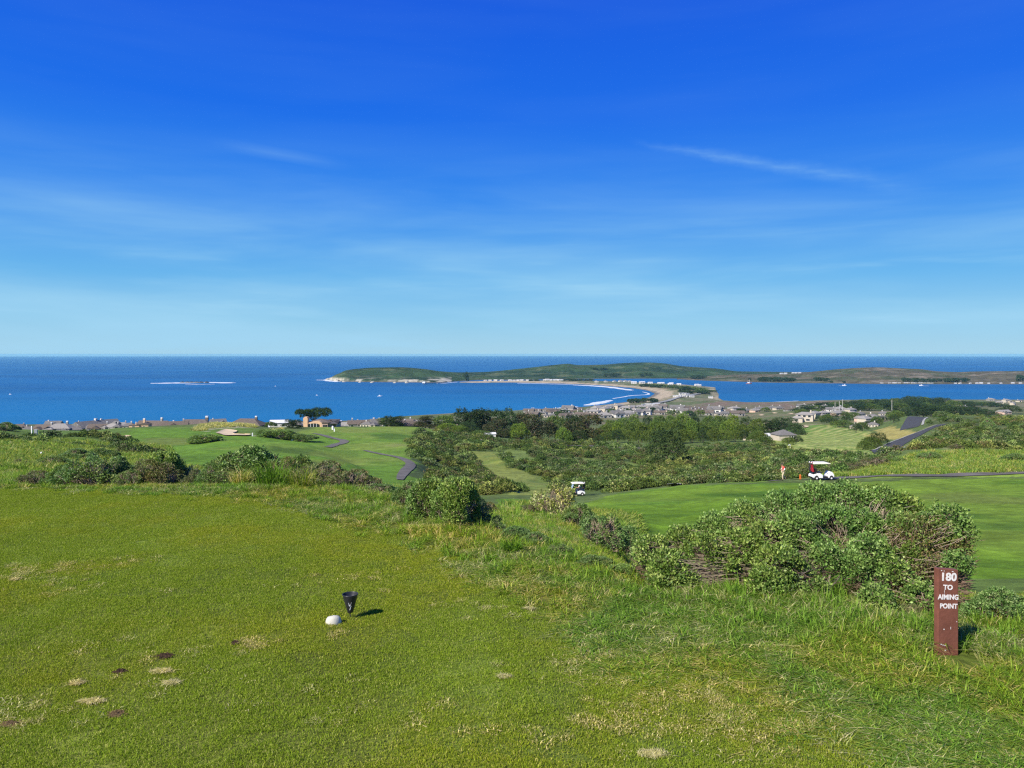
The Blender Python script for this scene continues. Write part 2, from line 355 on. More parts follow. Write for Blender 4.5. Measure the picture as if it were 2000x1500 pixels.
# ---- colour of the ground, from what grows on it
def warp(px, py, x, y):
    a = np.clip(140.0 / y, .25, 1.3)
    return px + (fbm(x / 9, y / 9, seed=61) - .5) * 90 * a, py + (fbm(x / 9, y / 9, seed=62) - .5) * 16 * a
PXw, PYw = warp(PXg, PYg, XX, YY)
def zone(poly_px, y0, y1, soft=0.0): return inpoly(PXw, PYw, poly_px) & (YY > y0) & (YY < y1)
Cg = np.zeros((NL, NU, 3)); Cg[:] = (.075, .105, .028)
GREENS = 1
nz = fbm(XX / 9, YY / 9, seed=21); nz2 = fbm(XX / 35, YY / 35, seed=22)
fine = vnoise(XX * 1.1, YY * 1.1, seed=23)
def paint(mask, col, amt=1.0):
    m = (mask * amt)[..., None]; Cg[:] = Cg * (1 - m) + np.array(col) * m
TEE_EDGE = [(-600, 958), (0, 962), (350, 966), (500, 980), (600, 1000), (700, 1030), (800, 1065), (900, 1103), (1000, 1145), (1100, 1185), (1250, 1245), (1400, 1310), (1600, 1395), (1800, 1470), (2000, 1540), (2600, 1700)]
te = np.interp(PXg, [p[0] for p in TEE_EDGE], [p[1] for p in TEE_EDGE])
FL = [(235, 852), (262, 838), (380, 838), (470, 850), (560, 852), (620, 834), (860, 832), (835, 858), (803, 880), (806, 905), (815, 950), (740, 985), (600, 950), (400, 915), (330, 885), (250, 872)]
FR = [(1125, 990), (1200, 970), (1330, 950), (1450, 942), (1640, 944), (1750, 938), (2700, 934), (2700, 1500), (1100, 1500)]
STRIPE = [(1500, 868), (1555, 842), (1600, 822), (1700, 845), (1690, 860), (1745, 882), (1720, 893), (1640, 893), (1560, 884), (1500, 876)]
BANK = [(1600, 934), (1660, 920), (1740, 900), (1790, 882), (2700, 884), (2700, 930), (1700, 934)]
GULLY = [(915, 880), (965, 884), (1020, 918), (1075, 942), (1110, 968), (1030, 976), (992, 958), (945, 920)]
SCRUB1 = [(806, 850), (870, 842), (960, 858), (1100, 868), (1500, 874), (1640, 893), (1745, 886), (1700, 905), (1640, 925), (1560, 930), (1500, 936), (1330, 949), (1220, 966), (1130, 976), (1045, 974), (960, 976), (850, 982), (806, 950)]
SCRUB2 = [(1755, 884), (1735, 884), (1765, 872), (1850, 845), (1812, 838), (1815, 812), (2700, 832), (2700, 885)]
paint(YY < 12, (.10, .135, .022))
paint(YY < 12, (.125, .150, .025), sstep(fbm(XX / 1.4, YY / 1.4, seed=31), .45, .65))
paint((YY >= 12) & (YY < 60), (.085, .13, .025))
paint((YY > 60) & (YY < 260) & (PXg < 820), (.078, .125, .022))
paint(zone(FL, 60, 360), (.082, .155, .016)); paint(zone(FL, 60, 360), (.13, .175, .03), sstep(nz2, .45, .7) * .8)
paint(zone(FR, 18, 92), (.085, .155, .010)); paint(zone(FR, 18, 92), (.12, .185, .02), sstep(nz2, .42, .62) * .8); paint(zone(FR, 18, 92), (.05, .11, .012), sstep(fbm(XX / 12, YY / 4, seed=41), .55, .75) * .6)
paint(zone(BANK, 80, 150), (.15, .22, .03))
paint(zone([(958, 988), (958, 972), (1050, 972), (1062, 992)], 60, 125), (.07, .15, .012))
sm = zone(STRIPE, 190, 520); paint(sm, (.10, .16, .028))
sv = np.sin((XX + YY * 0.22 + (YY - 260) ** 2 * .0012) * 2 * math.pi / 6.0); paint(sm, (.25, .26, .08), sstep(sv, -.3, .3) * .9)
paint(zone([(1450, 830), (1480, 808), (1640, 802), (1620, 824), (1580, 842), (1540, 850)], 350, 900), (.10, .17, .03))
paint(zone([(1690, 852), (1735, 832), (1790, 845), (1778, 856), (1700, 866)], 250, 480), (.24, .21, .06))
sc1 = zone(SCRUB1, 92, 330) & ~zone(GULLY, 90, 330); paint(sc1, (.050, .075, .022)); paint(sc1, (.11, .15, .035), sstep(fbm(XX / 16, YY / 16, seed=71), .62, .72) * .9)
sc2 = zone(SCRUB2, 125, 420); paint(sc2, (.055, .075, .022)); paint(sc2, (.16, .16, .06), sstep(nz, .55, .68) * .8)
paint(zone(GULLY, 90, 330), (.135, .16, .035)); paint(zone(GULLY, 90, 330), (.10, .14, .03), sstep(fbm(XX / 7, YY / 7, seed=81), .5, .65))
tw = (YY > 480) & (YY < 1200); paint(tw, (.10, .12, .04)); paint(tw, (.17, .15, .08), sstep(nz2, .5, .65))
fr = (YY > 1000); paint(fr, (.10, .12, .045)); paint(fr & (nz2 > .5), (.16, .15, .08))
mud = zone([(1380, 787), (1410, 783), (1480, 786), (1640, 783), (1720, 783), (1620, 792), (1560, 797), (1400, 797), (1340, 795)], 900, 1500); paint(mud, (.17, .125, .085)); paint(mud, (.13, .13, .06), sstep(nz2, .45, .6) * .7)
dn = zone([(1240, 786), (1280, 772), (1270, 763), (1235, 758), (1330, 756), (1352, 762), (1345, 772), (1300, 785)], 1000, 2300); paint(dn, (.27, .22, .13)); paint(dn, (.12, .14, .06), sstep(nz, .5, .62))
bs = ins & (YY > 1180) & (sd < 38) & (PXg < 1345); paint(bs, (.38, .31, .20)); paint(ins & (YY > 1180) & (sd < 9) & (PXg < 1345), (.16, .14, .11))
paint(ins & (YY > 2050) & (PXg < 1130) & (sd < 60), (.36, .29, .19)); paint(ins & (PXg > 1330) & (YY > 1300) & (sd < 14) & (fine > .4), (.30, .25, .16))
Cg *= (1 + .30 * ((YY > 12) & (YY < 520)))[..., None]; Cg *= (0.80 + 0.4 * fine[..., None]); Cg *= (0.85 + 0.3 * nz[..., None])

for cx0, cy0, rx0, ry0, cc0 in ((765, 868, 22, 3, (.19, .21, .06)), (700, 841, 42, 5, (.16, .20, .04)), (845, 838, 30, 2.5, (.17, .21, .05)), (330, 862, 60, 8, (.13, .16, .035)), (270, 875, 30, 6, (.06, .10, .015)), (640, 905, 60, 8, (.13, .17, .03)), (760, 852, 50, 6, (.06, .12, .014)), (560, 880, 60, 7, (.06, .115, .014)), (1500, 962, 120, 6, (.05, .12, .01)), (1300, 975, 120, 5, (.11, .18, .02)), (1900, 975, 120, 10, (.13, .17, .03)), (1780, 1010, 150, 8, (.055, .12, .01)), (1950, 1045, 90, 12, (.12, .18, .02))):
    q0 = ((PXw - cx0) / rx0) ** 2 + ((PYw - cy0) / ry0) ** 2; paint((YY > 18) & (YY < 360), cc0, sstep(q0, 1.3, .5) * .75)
DUNE = [(372, 842), (385, 831), (430, 825), (480, 826), (505, 836), (470, 834), (420, 836), (395, 842)]
dmask = zone(DUNE, 200, 330) | zone([(508, 850), (520, 841), (555, 837), (548, 842), (525, 848)], 200, 330); paint(dmask, (.30, .29, .17), .35 + .65 * sstep(fine, .3, .6))
gm = bpy.data.materials.new('ground'); gm.use_nodes = True
t = NT(gm.node_tree); p = t.n['Principled BSDF']; p.inputs['Roughness'].default_value = 0.95; p.inputs['Specular IOR Level'].default_value = 0.1
a = t.add('ShaderNodeAttribute', attribute_name='col').outputs['Color']
pos = t.add('ShaderNodeNewGeometry').outputs['Position']
n1 = t.noise(pos, 1.7, 6, 0.65); n2 = t.noise(pos, 0.22, 5, 0.6); n3 = t.noise(pos, 14, 5, 0.7)
v = t.math('MULTIPLY', t.mrange(n1, .25, .75, .72, 1.28), t.mrange(n2, .3, .7, .84, 1.16)); v = t.math('MULTIPLY', v, t.mrange(n3, .25, .75, .7, 1.3))
cx = t.add('ShaderNodeCombineXYZ'); [t.link(v, cx.inputs[i]) for i in range(3)]
t.link(t.mix(1.0, a, cx.outputs[0], 'MULTIPLY'), p.inputs['Base Color'])
b = t.add('ShaderNodeBump'); b.inputs['Strength'].default_value = 0.6; b.inputs['Distance'].default_value = 0.06
t.link(t.noise(pos, 9, 6, 0.7), b.inputs['Height']); t.link(b.outputs[0], p.inputs['Normal'])
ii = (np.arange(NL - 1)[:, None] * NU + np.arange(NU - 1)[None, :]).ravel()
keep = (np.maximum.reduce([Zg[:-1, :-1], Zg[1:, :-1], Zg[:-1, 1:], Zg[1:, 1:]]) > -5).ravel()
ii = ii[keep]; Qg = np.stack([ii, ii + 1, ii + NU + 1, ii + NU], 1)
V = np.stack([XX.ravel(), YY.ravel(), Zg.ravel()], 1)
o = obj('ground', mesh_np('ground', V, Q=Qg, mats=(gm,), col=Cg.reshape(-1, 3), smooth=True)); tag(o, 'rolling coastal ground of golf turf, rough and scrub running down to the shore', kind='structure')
# the land goes on to both sides
for sgn, k_ in ((-1, 0), (1, NU - 1)):
    jj = np.arange(0, NL, 4); ex = np.array([0, 2, 6, 14, 30, 60, 120, 260, 600.])
    Vx = XX[jj, k_][:, None] + sgn * ex[None, :]; Vy = np.repeat(YY[jj, k_][:, None], len(ex), 1); Vz = np.repeat(Zg[jj, k_][:, None], len(ex), 1) - np.minimum(ex, 1)[None, :] * .02
    ok = (Zg[jj, k_] > -6.5); n_r, n_c = Vx.shape; ii = (np.arange(n_r - 1)[:, None] * n_c + np.arange(n_c - 1)[None, :])[ok[:-1]].ravel()
    Cs = np.repeat(Cg[jj, k_][:, None], len(ex), 1)
    o = obj('side_ground', mesh_np('side_ground', np.stack([Vx, Vy, Vz], -1).reshape(-1, 3), Q=np.stack([ii, ii + 1, ii + n_c + 1, ii + n_c], 1), mats=(gm,), col=Cs.reshape(-1, 3), smooth=True)); tag(o, 'coastal ground continuing beyond the side of the view', kind='structure')
# ground behind the camera, so the land goes on all round
bk = MB().face([(-40, -30, H - 1.62), (40, -30, H - 1.62), (40, 1.22, H - 1.62), (-40, 1.22, H - 1.62)])
o = bk.build('ground_behind', mat_plain('turf_plain', (.10, .14, .03), 0.9, .3, 3)); tag(o, 'flat tee ground behind the viewer', kind='structure')

# ------------------------------------------------------------------ sea
sm_ = bpy.data.materials.new('sea_water'); sm_.use_nodes = True
t = NT(sm_.node_tree); t.n.remove(t.n['Principled BSDF']); out = t.n['Material Output']
pos = t.add('ShaderNodeNewGeometry').outputs['Position']
pn = t.noise(t.mapping(pos, (0.0006, 0.0016, 1)), 1.6, 5, .6, .5)
pn2 = t.noise(t.mapping(pos, (0.006, 0.02, 1), (0, 0, R(12))), 1.2, 5, .65)
c = t.mix(t.mrange(pn, .35, .7), (.0010, .082, .215, 1), (.0015, .11, .28, 1))
c = t.mix(t.mrange(pn2, .5, .8, 0, .6), c, (.006, .10, .34, 1))
sepp = t.add('ShaderNodeSeparateXYZ'); t.link(pos, sepp.inputs[0])
near = t.mrange(sepp.outputs[1], 1500, 4200); c = t.mix(t.mrange(sepp.outputs[1], 850, 1900, .45, 0), c, (.003, .175, .36, 1))
dif = t.add('ShaderNodeBsdfDiffuse'); t.link(c, dif.inputs[0])
gl = t.add('ShaderNodeBsdfGlossy'); gl.inputs['Roughness'].default_value = 0.42
bmp = t.add('ShaderNodeBump'); bmp.inputs['Strength'].default_value = .5; bmp.inputs['Distance'].default_value = .8
t.link(t.noise(t.mapping(pos, (0.07, 0.16, 1), (0, 0, R(14))), 1.0, 5, .65), bmp.inputs['Height']); t.link(bmp.outputs[0], gl.inputs['Normal'])
bmp2 = t.add('ShaderNodeBump'); bmp2.inputs['Strength'].default_value = .5; bmp2.inputs['Distance'].default_value = 1.2
t.link(t.noise(t.mapping(pos, (0.03, 0.09, 1), (0, 0, R(10))), 1.0, 6, .7), bmp2.inputs['Height']); t.link(bmp2.outputs[0], dif.inputs['Normal'])
mx = t.add('ShaderNodeMixShader'); mx.inputs[0].default_value = .10
t.link(dif.outputs[0], mx.inputs[1]); t.link(gl.outputs[0], mx.inputs[2]); t.link(mx.outputs[0], out.inputs[0])
n = 96; RS = 32000.0
rings = [400, 900, 1800, 3600, 8000, 16000, RS]
V = [(-0, 0, -0.0)]; V = []
for r_ in rings:
    for k in range(n): V.append((r_ * math.sin(2 * math.pi * k / n), r_ * math.cos(2 * math.pi * k / n), 0))
Q = [(i * n + k, (i + 1) * n + k, (i + 1) * n + (k + 1) % n, i * n + (k + 1) % n) for i in range(len(rings) - 1) for k in range(n)]
Vs = np.array(V, float)
o = obj('sea', mesh_np('sea', Vs, Q=np.array(Q), mats=(sm_,))); tag(o, 'deep blue sea and bay reaching to the horizon', kind='structure')
hz = bpy.data.materials.new('air_haze'); hz.use_nodes = True
t = NT(hz.node_tree); t.n.remove(t.n['Principled BSDF']); pv = t.add('ShaderNodeVolumePrincipled')
pv.inputs['Color'].default_value = (.36, .80, 1.0, 1); pv.inputs['Density'].default_value = 3.8e-5; pv.inputs['Anisotropy'].default_value = 0.0
t.link(pv.outputs[0], t.n['Material Output'].inputs['Volume'])
o = MB().box(-33000, 33000, -33000, 33000, -9, 84).build('haze', hz); tag(o, 'thin sea air paling the far water and hills', kind='stuff')
#@@PART2
# ------------------------------------------------------------------ headland and far shore
def lerp_pts(pts, x): return np.interp(x, [p[0] for p in pts], [p[1] for p in pts])
def pch(pts, x):
    return pchip(np.array([p[0] for p in pts], float), np.array([p[1] for p in pts], float)[:, None], x)[:, 0]
def headland(name, base, crest, depth, px0, px1, label, mat, palette, cliff, seed):
    pxs = np.arange(px0, px1 + .1, 2.5); bpy_, cpy = pch(base, pxs), pch(crest, pxs)
    Yb = H * F / (bpy_ - HY); dep = pch(depth, pxs); Yc = Yb + dep
    zc = np.maximum(H - (cpy - HY) / F * Yc, 2.0)
    nf, nb = 44, 16
    v = np.concatenate([np.linspace(-.04, 1, nf), 1 + np.linspace(.06, 1.3, nb)])
    Yv = Yb[None, :] + v[:, None] * dep[None, :]
    front = np.clip(v, 0, 1)
    u = (pxs - CX) / F; Xv = u[None, :] * Yv
    nn = fbm(Xv / 110, Yv / 110, seed=seed, o=5); n2 = fbm(Xv / 28, Yv / 28, seed=seed + 9, o=4)
    cl = pch(cliff, pxs)[None, :]                                            # share of the height taken by the sea cliff
    cv = sstep(front[:, None], 0, .05 + .03 * n2) * cl
    prof = cv + (1 - cl) * np.sin(front * math.pi / 2)[:, None] ** 1.25
    z = zc[None, :] * prof
    z = z + (nn - .5) * 26 * (np.sin(np.clip(v, 0, 1) * math.pi)[:, None]) * (zc[None, :] / 45) + (n2 - .5) * 5 * sstep(front, .02, .2)[:, None] * (1 - sstep(front, .8, 1))[:, None]
    back = np.clip(v - 1, 0, 2)[:, None]; z = np.where(v[:, None] > 1, zc[None, :] * (1 - sstep(back, 0, 1.1)) - 3 * sstep(back, .9, 1.3), z)
    z = np.where(v[:, None] < 0, -3, z)
    nr, nc = z.shape
    steep = np.abs(np.gradient(z, axis=0)) / (np.abs(np.gradient(Yv, axis=0)) + 1e-6)
    Cc = np.zeros((nr, nc, 3)); Cc[:] = palette[0]
    def pt(m, c):
        m = np.clip(m, 0, 1)[..., None]; Cc[:] = Cc * (1 - m) + np.array(c) * m
    pt(sstep(nn, .45, .62), palette[1]); pt(sstep(fbm(Xv / 60, Yv / 25, seed=seed + 3), .56, .68), palette[2])
    if cliff[0][1] > 0: pt(sstep(z / 14, 1.0, .35) * sstep(n2, .40, .55) * (cl > .1), palette[3])
    pt(sstep(z, 1.5, .3), (.10, .09, .07))
    Cc *= (.7 + .6 * fbm(Xv / 14, Yv / 14, seed=seed + 5))[..., None]
    V = np.stack([Xv.ravel(), Yv.ravel(), z.ravel()], 1)
    ii = (np.arange(nr - 1)[:, None] * nc + np.arange(nc - 1)[None, :]).ravel(); Q = np.stack([ii, ii + 1, ii + nc + 1, ii + nc], 1)
    o = obj(name, mesh_np(name, V, Q=Q, mats=(mat,), col=Cc.reshape(-1, 3), smooth=True)); tag(o, label, kind='structure')
    return lambda px, py: surf_hit(px, py, pxs, Yv, z)
def surf_hit(px, py, pxs, Yv, z):
    k = int(np.argmin(abs(pxs - px))); rows = HY + (H - z[:, k]) / Yv[:, k] * F
    j = np.argmax(rows <= py); Y = Yv[j, k]; return ((px - CX) / F * Y, float(Y), float(z[j, k]))
hm = bpy.data.materials.new('headland_ground'); hm.use_nodes = True
t = NT(hm.node_tree); p = t.n['Principled BSDF']; p.inputs['Roughness'].default_value = 1; p.inputs['Specular IOR Level'].default_value = 0
a = t.add('ShaderNodeAttribute', attribute_name='col').outputs['Color']; pos = t.add('ShaderNodeNewGeometry').outputs['Position']
v = t.math('MULTIPLY', t.mrange(t.noise(pos, .06, 6, .7), .3, .7, .7, 1.3), t.mrange(t.noise(pos, .012, 4, .6), .3, .7, .8, 1.2))
cx = t.add('ShaderNodeCombineXYZ'); [t.link(v, cx.inputs[i]) for i in range(3)]
t.link(t.mix(1.0, a, cx.outputs[0], 'MULTIPLY'), p.inputs['Base Color'])
hitA = headland('headland', [(636, 741.2), (650, 744), (700, 746), (800, 747), (862, 747.5), (880, 746), (905, 744), (930, 742.5), (1000, 742), (1160, 740), (1330, 739.5), (1450, 740), (1600, 741)],
         [(636, 741.5), (645, 738), (655, 732), (663, 729), (675, 723.5), (700, 720), (730, 718), (780, 717.3), (830, 721), (862, 725.5), (900, 727.5), (940, 727), (1000, 722), (1050, 716.5), (1080, 713), (1110, 710.5), (1130, 713), (1180, 712), (1220, 709), (1260, 707.8), (1295, 709.5), (1330, 715), (1400, 720), (1440, 726), (1500, 729.5), (1600, 731)],
         [(636, 20), (660, 90), (700, 260), (800, 420), (900, 380), (1000, 500), (1250, 650), (1450, 550), (1600, 500)],
         636, 1600, 'green headland hills ending in pale cliffs on the far side of the bay', hm,
         [(.024, .044, .022), (.038, .066, .025), (.075, .09, .045), (.36, .33, .26)], [(636, .75), (660, .5), (700, .22), (860, .16), (900, .05), (940, 0), (1600, 0)], 50)
hitB = headland('far_shore', [(1322, 741.2), (1345, 742.3), (1420, 745), (1500, 747.3), (1640, 749.2), (1750, 750.5), (2000, 750.8), (2700, 751)],
         [(1322, 740.8), (1350, 737.5), (1400, 734), (1450, 731.5), (1530, 730.5), (1580, 727), (1640, 721), (1680, 718.5), (1710, 717.5), (1760, 719.5), (1800, 721.5), (1830, 725.5), (1870, 727), (1900, 726), (2000, 725), (2300, 720), (2700, 722)],
         [(1322, 60), (1400, 260), (1500, 420), (1700, 620), (1850, 560), (2700, 600)],
         1322, 2700, 'brownish heath hills behind the harbour on the right', hm,
         [(.095, .082, .050), (.062, .072, .034), (.17, .14, .10), (.3, .27, .2)], [(1322, 0), (2700, 0)], 70)

# ------------------------------------------------------------------ paths, roads, kerbs, bunkers
def catmull(P, n):
    P = [P[0]] + list(P) + [P[-1]]; out = []
    for i in range(1, len(P) - 2):
        for k in range(n):
            s = k / n; a, b, c, e_ = (np.array(P[i + q], float) for q in (-1, 0, 1, 2))
            out.append(.5 * (2 * b + (c - a) * s + (2 * a - 5 * b + 4 * c - e_) * s * s + (3 * b - a - 3 * c + e_) * s ** 3))
    out.append(np.array(P[-2], float)); return np.array(out)
def strip(name, pts, width, mat, off=.06, nseg=14, label=None, shift=0.0, height=0.0, kind='structure'):
    """ribbon laid over the land; pts = (x, y) on the ground"""
    C = catmull(pts, nseg); T = np.gradient(C, axis=0); T /= np.linalg.norm(T, axis=1)[:, None] + 1e-9
    N = np.stack([-T[:, 1], T[:, 0]], 1); C = C + N * shift
    w_ = width if hasattr(width, '__len__') else np.full(len(C), width)
    w_ = np.interp(np.linspace(0, 1, len(C)), np.linspace(0, 1, len(w_)), w_)
    ks = np.linspace(-.5, .5, 6); V = []
    for k in ks:
        q = C + N * (w_ * k)[:, None]; V.append(np.stack([q[:, 0], q[:, 1], ground(q[:, 0], q[:, 1]) + off + height], 1))
    V = np.stack(V, 1); n, m = V.shape[:2]
    if height:
        lo = V[:, [0, -1]].copy(); lo[..., 2] -= height + off + .1; V = np.concatenate([lo[:, :1], V, lo[:, 1:]], 1); m += 2
    ii = (np.arange(n - 1)[:, None] * m + np.arange(m - 1)[None, :]).ravel()
    Q = np.stack([ii, ii + 1, ii + m + 1, ii + m], 1)
    o = obj(name, mesh_np(name, V.reshape(-1, 3), Q=Q, mats=(mat,))); tag(o, label, kind=kind); return o
m_asph = mat_plain('asphalt', (.056, .055, .052), .9, .25, .6, .3)
m_path = mat_plain('path_asphalt', (.125, .112, .092), .9, .25, .5, .3)
m_conc = mat_plain('concrete_kerb', (.34, .33, .28), .9, .2, 1.5)
m_sand = mat_plain('bunker_sand', (.56, .44, .27), .95, .12, .4, .3)
m_foam = mat_plain('foam', (.56, .60, .63), .9, .1, .1)
H2 = lambda a: [hit(*p)[:2] for p in a]
ROADS = []
def track(pts, w_): ROADS.append(([tuple(q) for q in catmull(pts, 6)], w_)); return pts
strip('cart_path', H2([(781, 938), (788, 925), (802, 908), (794, 900), (775, 893), (748, 888), (728, 884), (712, 880)]), [.8, 1.9, 1.9, 1.6, 1.5, 1.1], m_path, .1, label='winding grey cart path on the left fairway below the scrub slope')
strip('cart_path', H2([(640, 874), (655, 869), (672, 864), (668, 860), (650, 856), (636, 852), (624, 849), (612, 847)]), [2.0, 2.6, 2.4, 2.0], m_path, .12, label='bend of grey cart path leading towards the tan house')
strip('cart_path', [gpt(2700, 86)[:2], gpt(2300, 84.5)[:2], gpt(2000, 84)[:2], gpt(1880, 83.6)[:2], gpt(1780, 83)[:2], gpt(1700, 81.8)[:2], gpt(1630, 80.6)[:2], gpt(1560, 80)[:2], gpt(1500, 79)[:2]], [3, 3, 3, 2.9, 2.6, .8], m_path, .07, label='grey cart path running along the right-hand fairway')
strip('valley_track', H2([(985, 866), (1020, 868), (1100, 872), (1180, 876), (1250, 879), (1330, 879)]) , 3.0, m_path, .7, label='narrow grey track along the foot of the wood')
track(H2([(781, 938), (788, 925), (802, 908), (794, 900), (775, 893), (748, 888)]), 4)
road_pts = track([gpt(px, Y)[:2] for px, Y in ((1768, 160), (1752, 178), (1738, 195), (1730, 215), (1745, 240), (1775, 262), (1805, 280), (1850, 292))], 8)
strip('road', road_pts, [7.5, 7.5, 7.5, 7, 6.5], m_asph, .12, label='dark asphalt road curving down behind the scrub hill')
strip('kerb', road_pts[:4], 1.0, m_conc, .1, shift=-4.2, height=.14, label='pale kerb on the inner side of the road bend')
strip('kerb', road_pts[3:], .7, m_conc, .1, shift=3.7, height=.14, label='pale kerb on the far side of the road')
r2 = track([gpt(px, Y)[:2] for px, Y in ((1776, 330), (1780, 360), (1786, 400), (1792, 438))], 9)
strip('road', r2, [7.5, 8.5, 9.5, 9.5], m_asph, .12, label='upper stretch of dark asphalt road beyond the bend')
strip('kerb', r2, 1.0, m_conc, .1, shift=-5.0, height=.14, label='pale kerb along the upper stretch of road')
strip('sand_track', H2([(862, 838), (885, 842), (910, 850), (935, 858), (955, 866)]), 1.6, mat_plain('dry_track', (.28, .25, .17), 1, .2, .5), .25, label='dry footpath edging the scrub slope')
strip('rock_outcrop', H2([(1310, 950.5), (1335, 947), (1352, 945)]), [.8, 2.4, 1.2], mat_plain('grey_rock', (.27, .26, .23), .9, .25, .6), .3, label='low grey rock at the far edge of the fairway')
strip('spit_road', [sea_xy(1270, 794)[:2], sea_xy(1310, 785)[:2], sea_xy(1345, 776)[:2], sea_xy(1375, 770)[:2]], 9, mat_plain('pale_road', (.24, .24, .22), .9, .2, .1), 1.2, label='pale road running out along the sandspit')
def bunker(pxpts, label):
    P = [hit(*q) for q in pxpts]; C = catmull(P + P[:1], 6)[:-1]; c = C.mean(0)
    rings = [C + (0, 0, .22), C * .93 + c * .07 + (0, 0, .10), C * .6 + c * .4 + (0, 0, -.0), C * .02 + c * .98]
    V = np.concatenate(rings); V[:, 2] = ground(V[:, 0], V[:, 1]) + np.repeat([.35, .22, .18, .18], len(C)); n = len(C)
    Q = [(i * n + k, i * n + (k + 1) % n, (i + 1) * n + (k + 1) % n, (i + 1) * n + k) for i in range(3) for k in range(n)]
    tag(obj('sand_bunker', mesh_np('sand_bunker', V, Q=np.array(Q), mats=(m_sand,), smooth=True)), label, kind='structure')
bunker([(421, 847), (440, 840), (463, 843), (455, 848), (488, 849.5), (482, 852), (452, 852), (435, 851)], 'large tan sand bunker below the dune crest')
bunker([(226, 856), (238, 853), (254, 853), (250, 857), (236, 858)], 'pale sand bunker in the left fairway, right of the smaller one')
bunker([(192, 854), (202, 851), (215, 851), (216, 854), (205, 856)], 'small pale sand bunker nearest the left houses')
bunker([(1565, 833), (1575, 832), (1580, 834), (1570, 836)], 'small bunker on the striped fairway')
for q, l in (((1487, 811), 'leftmost small bunker of the far green'), ((1513, 807), 'second small bunker of the far green'), ((1544, 808), 'third small bunker of the far green'), ((1570, 807), 'rightmost small bunker of the far green')):
    bunker([(q[0] - 6, q[1]), (q[0], q[1] - .8), (q[0] + 6, q[1]), (q[0], q[1] + .9)], l)

# ------------------------------------------------------------------ surf, reef
def foam(name, pts, width, label, thick=.25):
    C = catmull(pts, 10); n = len(C); T = np.gradient(C, axis=0); T /= np.linalg.norm(T, axis=1)[:, None]; N = np.stack([-T[:, 1], T[:, 0]], 1)
    s = np.linspace(0, 1, n); w_ = width * (.25 + 1.0 * fbm(s * 14, 0, seed=len(pts)) ) * np.sin(s * math.pi) ** .4; w2 = width * (.25 + fbm(s * 17, 5, seed=3)) * np.sin(s * math.pi) ** .4
    A = C + N * w_[:, None] / 2; B = C - N * w2[:, None] / 2
    V = np.concatenate([np.c_[A, np.full(n, .03)], np.c_[C, np.full(n, thick)], np.c_[B, np.full(n, .03)]])
    Q = [(k * n + i, k * n + i + 1, (k + 1) * n + i + 1, (k + 1) * n + i) for k in range(2) for i in range(n - 1)]
    tag(obj(name, mesh_np(name, V, Q=np.array(Q), mats=(m_foam,))), label, kind='stuff')
Sx = lambda a: [sea_xy(*p) for p in a]
foam('surf', Sx([(1086, 797.8), (1105, 797), (1125, 794.5)]), 26, 'white breaking wave close under the shore houses', .8)
foam('surf', Sx([(1143, 791.7), (1165, 788), (1180, 785), (1193, 782)]), 26, 'longest white breaker rolling into the bay beach', .9)
foam('surf', Sx([(1195, 779), (1215, 775.5), (1235, 772.5), (1262, 771), (1267, 768.5), (1255, 765.3)]), 9, 'curled surf in the corner of the bay', .4)
foam('surf', Sx([(1120, 751.8), (1150, 753.2), (1185, 755.6), (1210, 759), (1234, 762.5)]), 38, 'white surf along the far beach', .6)
foam('surf', Sx([(1010, 748.6), (1060, 749.5), (1120, 751.3)]), 22, 'thin line of surf along the outer sandspit', .4)
foam('surf', Sx([(636, 741.6), (648, 744.2), (660, 745.8)]), 40, 'white water round the tip of the headland', .8)
foam('surf', Sx([(618, 742.3), (630, 742.4), (645, 743.2)]), 28, 'breaking swell off the headland tip', .6)
foam('wake', Sx([(852, 748.6), (870, 748.2), (895, 745.9)]), 14, 'pale streak of water off the headland beach', .3)
foam('surf', Sx([(1402, 783.6), (1430, 784.8), (1448, 786)]), 10, 'white edge of the harbour mudflat, left', .3)
foam('surf', Sx([(1452, 785.8), (1480, 786.0), (1515, 785.2), (1560, 783)]), 7, 'white edge of the harbour mudflat, right', .3)
foam('reef_foam', Sx([(294, 748.6), (330, 748.2), (372, 747.6), (410, 747.0), (454, 748.2)]), 95, 'white water breaking over the offshore reef', .6)
foam('reef_foam', Sx([(362, 751.5), (385, 751), (420, 750.2)]), 22, 'thin line of foam below the offshore reef', .3)
m_reef = mat_plain('dark_reef_rock', (.05, .048, .045), .8, .3, .2)
m_rock = mat_plain('pale_sea_rock', (.40, .37, .30), .9, .25, .1)
def rock(x, y, sx, sy, sz, seed, mat, label, name='sea_rock', z=0):
    r_ = np.random.default_rng(seed); V = []; n = 12
    pr = [(1.0, -.25), (.98, .15), (.8, .5), (.5, .85), (.12, 1.0)]
    for rr, zz in pr:
        for k in range(n):
            a_ = 2 * math.pi * k / n; q = rr * (.75 + .5 * float(vnoise(math.cos(a_) * 1.7 + 3, math.sin(a_) * 1.7, zz, seed=seed)))
            V.append((q * math.cos(a_) * sx, q * math.sin(a_) * sy, zz * sz * (1 + .15 * r_.normal())))
    Q = [(i * n + k, i * n + (k + 1) % n, (i + 1) * n + (k + 1) % n, (i + 1) * n + k) for i in range(4) for k in range(n)]
    o = obj(name, mesh_np(name, np.array(V), Q=np.array(Q), mats=(mat,))); o.location = (x, y, z); o.rotation_euler.z = r_.uniform(0, 3)
    return tag(o, label, 'rock', 'rocks in the water')
for i, (px, sx) in enumerate([(356, 9), (366, 12), (374, 10), (384, 13), (393, 9), (404, 7)]):
    q = sea_xy(px, 747.6); rock(q[0], q[1], sx, 7, 3.2, 40 + i, m_reef, f'dark reef rock awash in white foam, {("leftmost","second","third","fourth","fifth","rightmost")[i]} of the six on the reef')
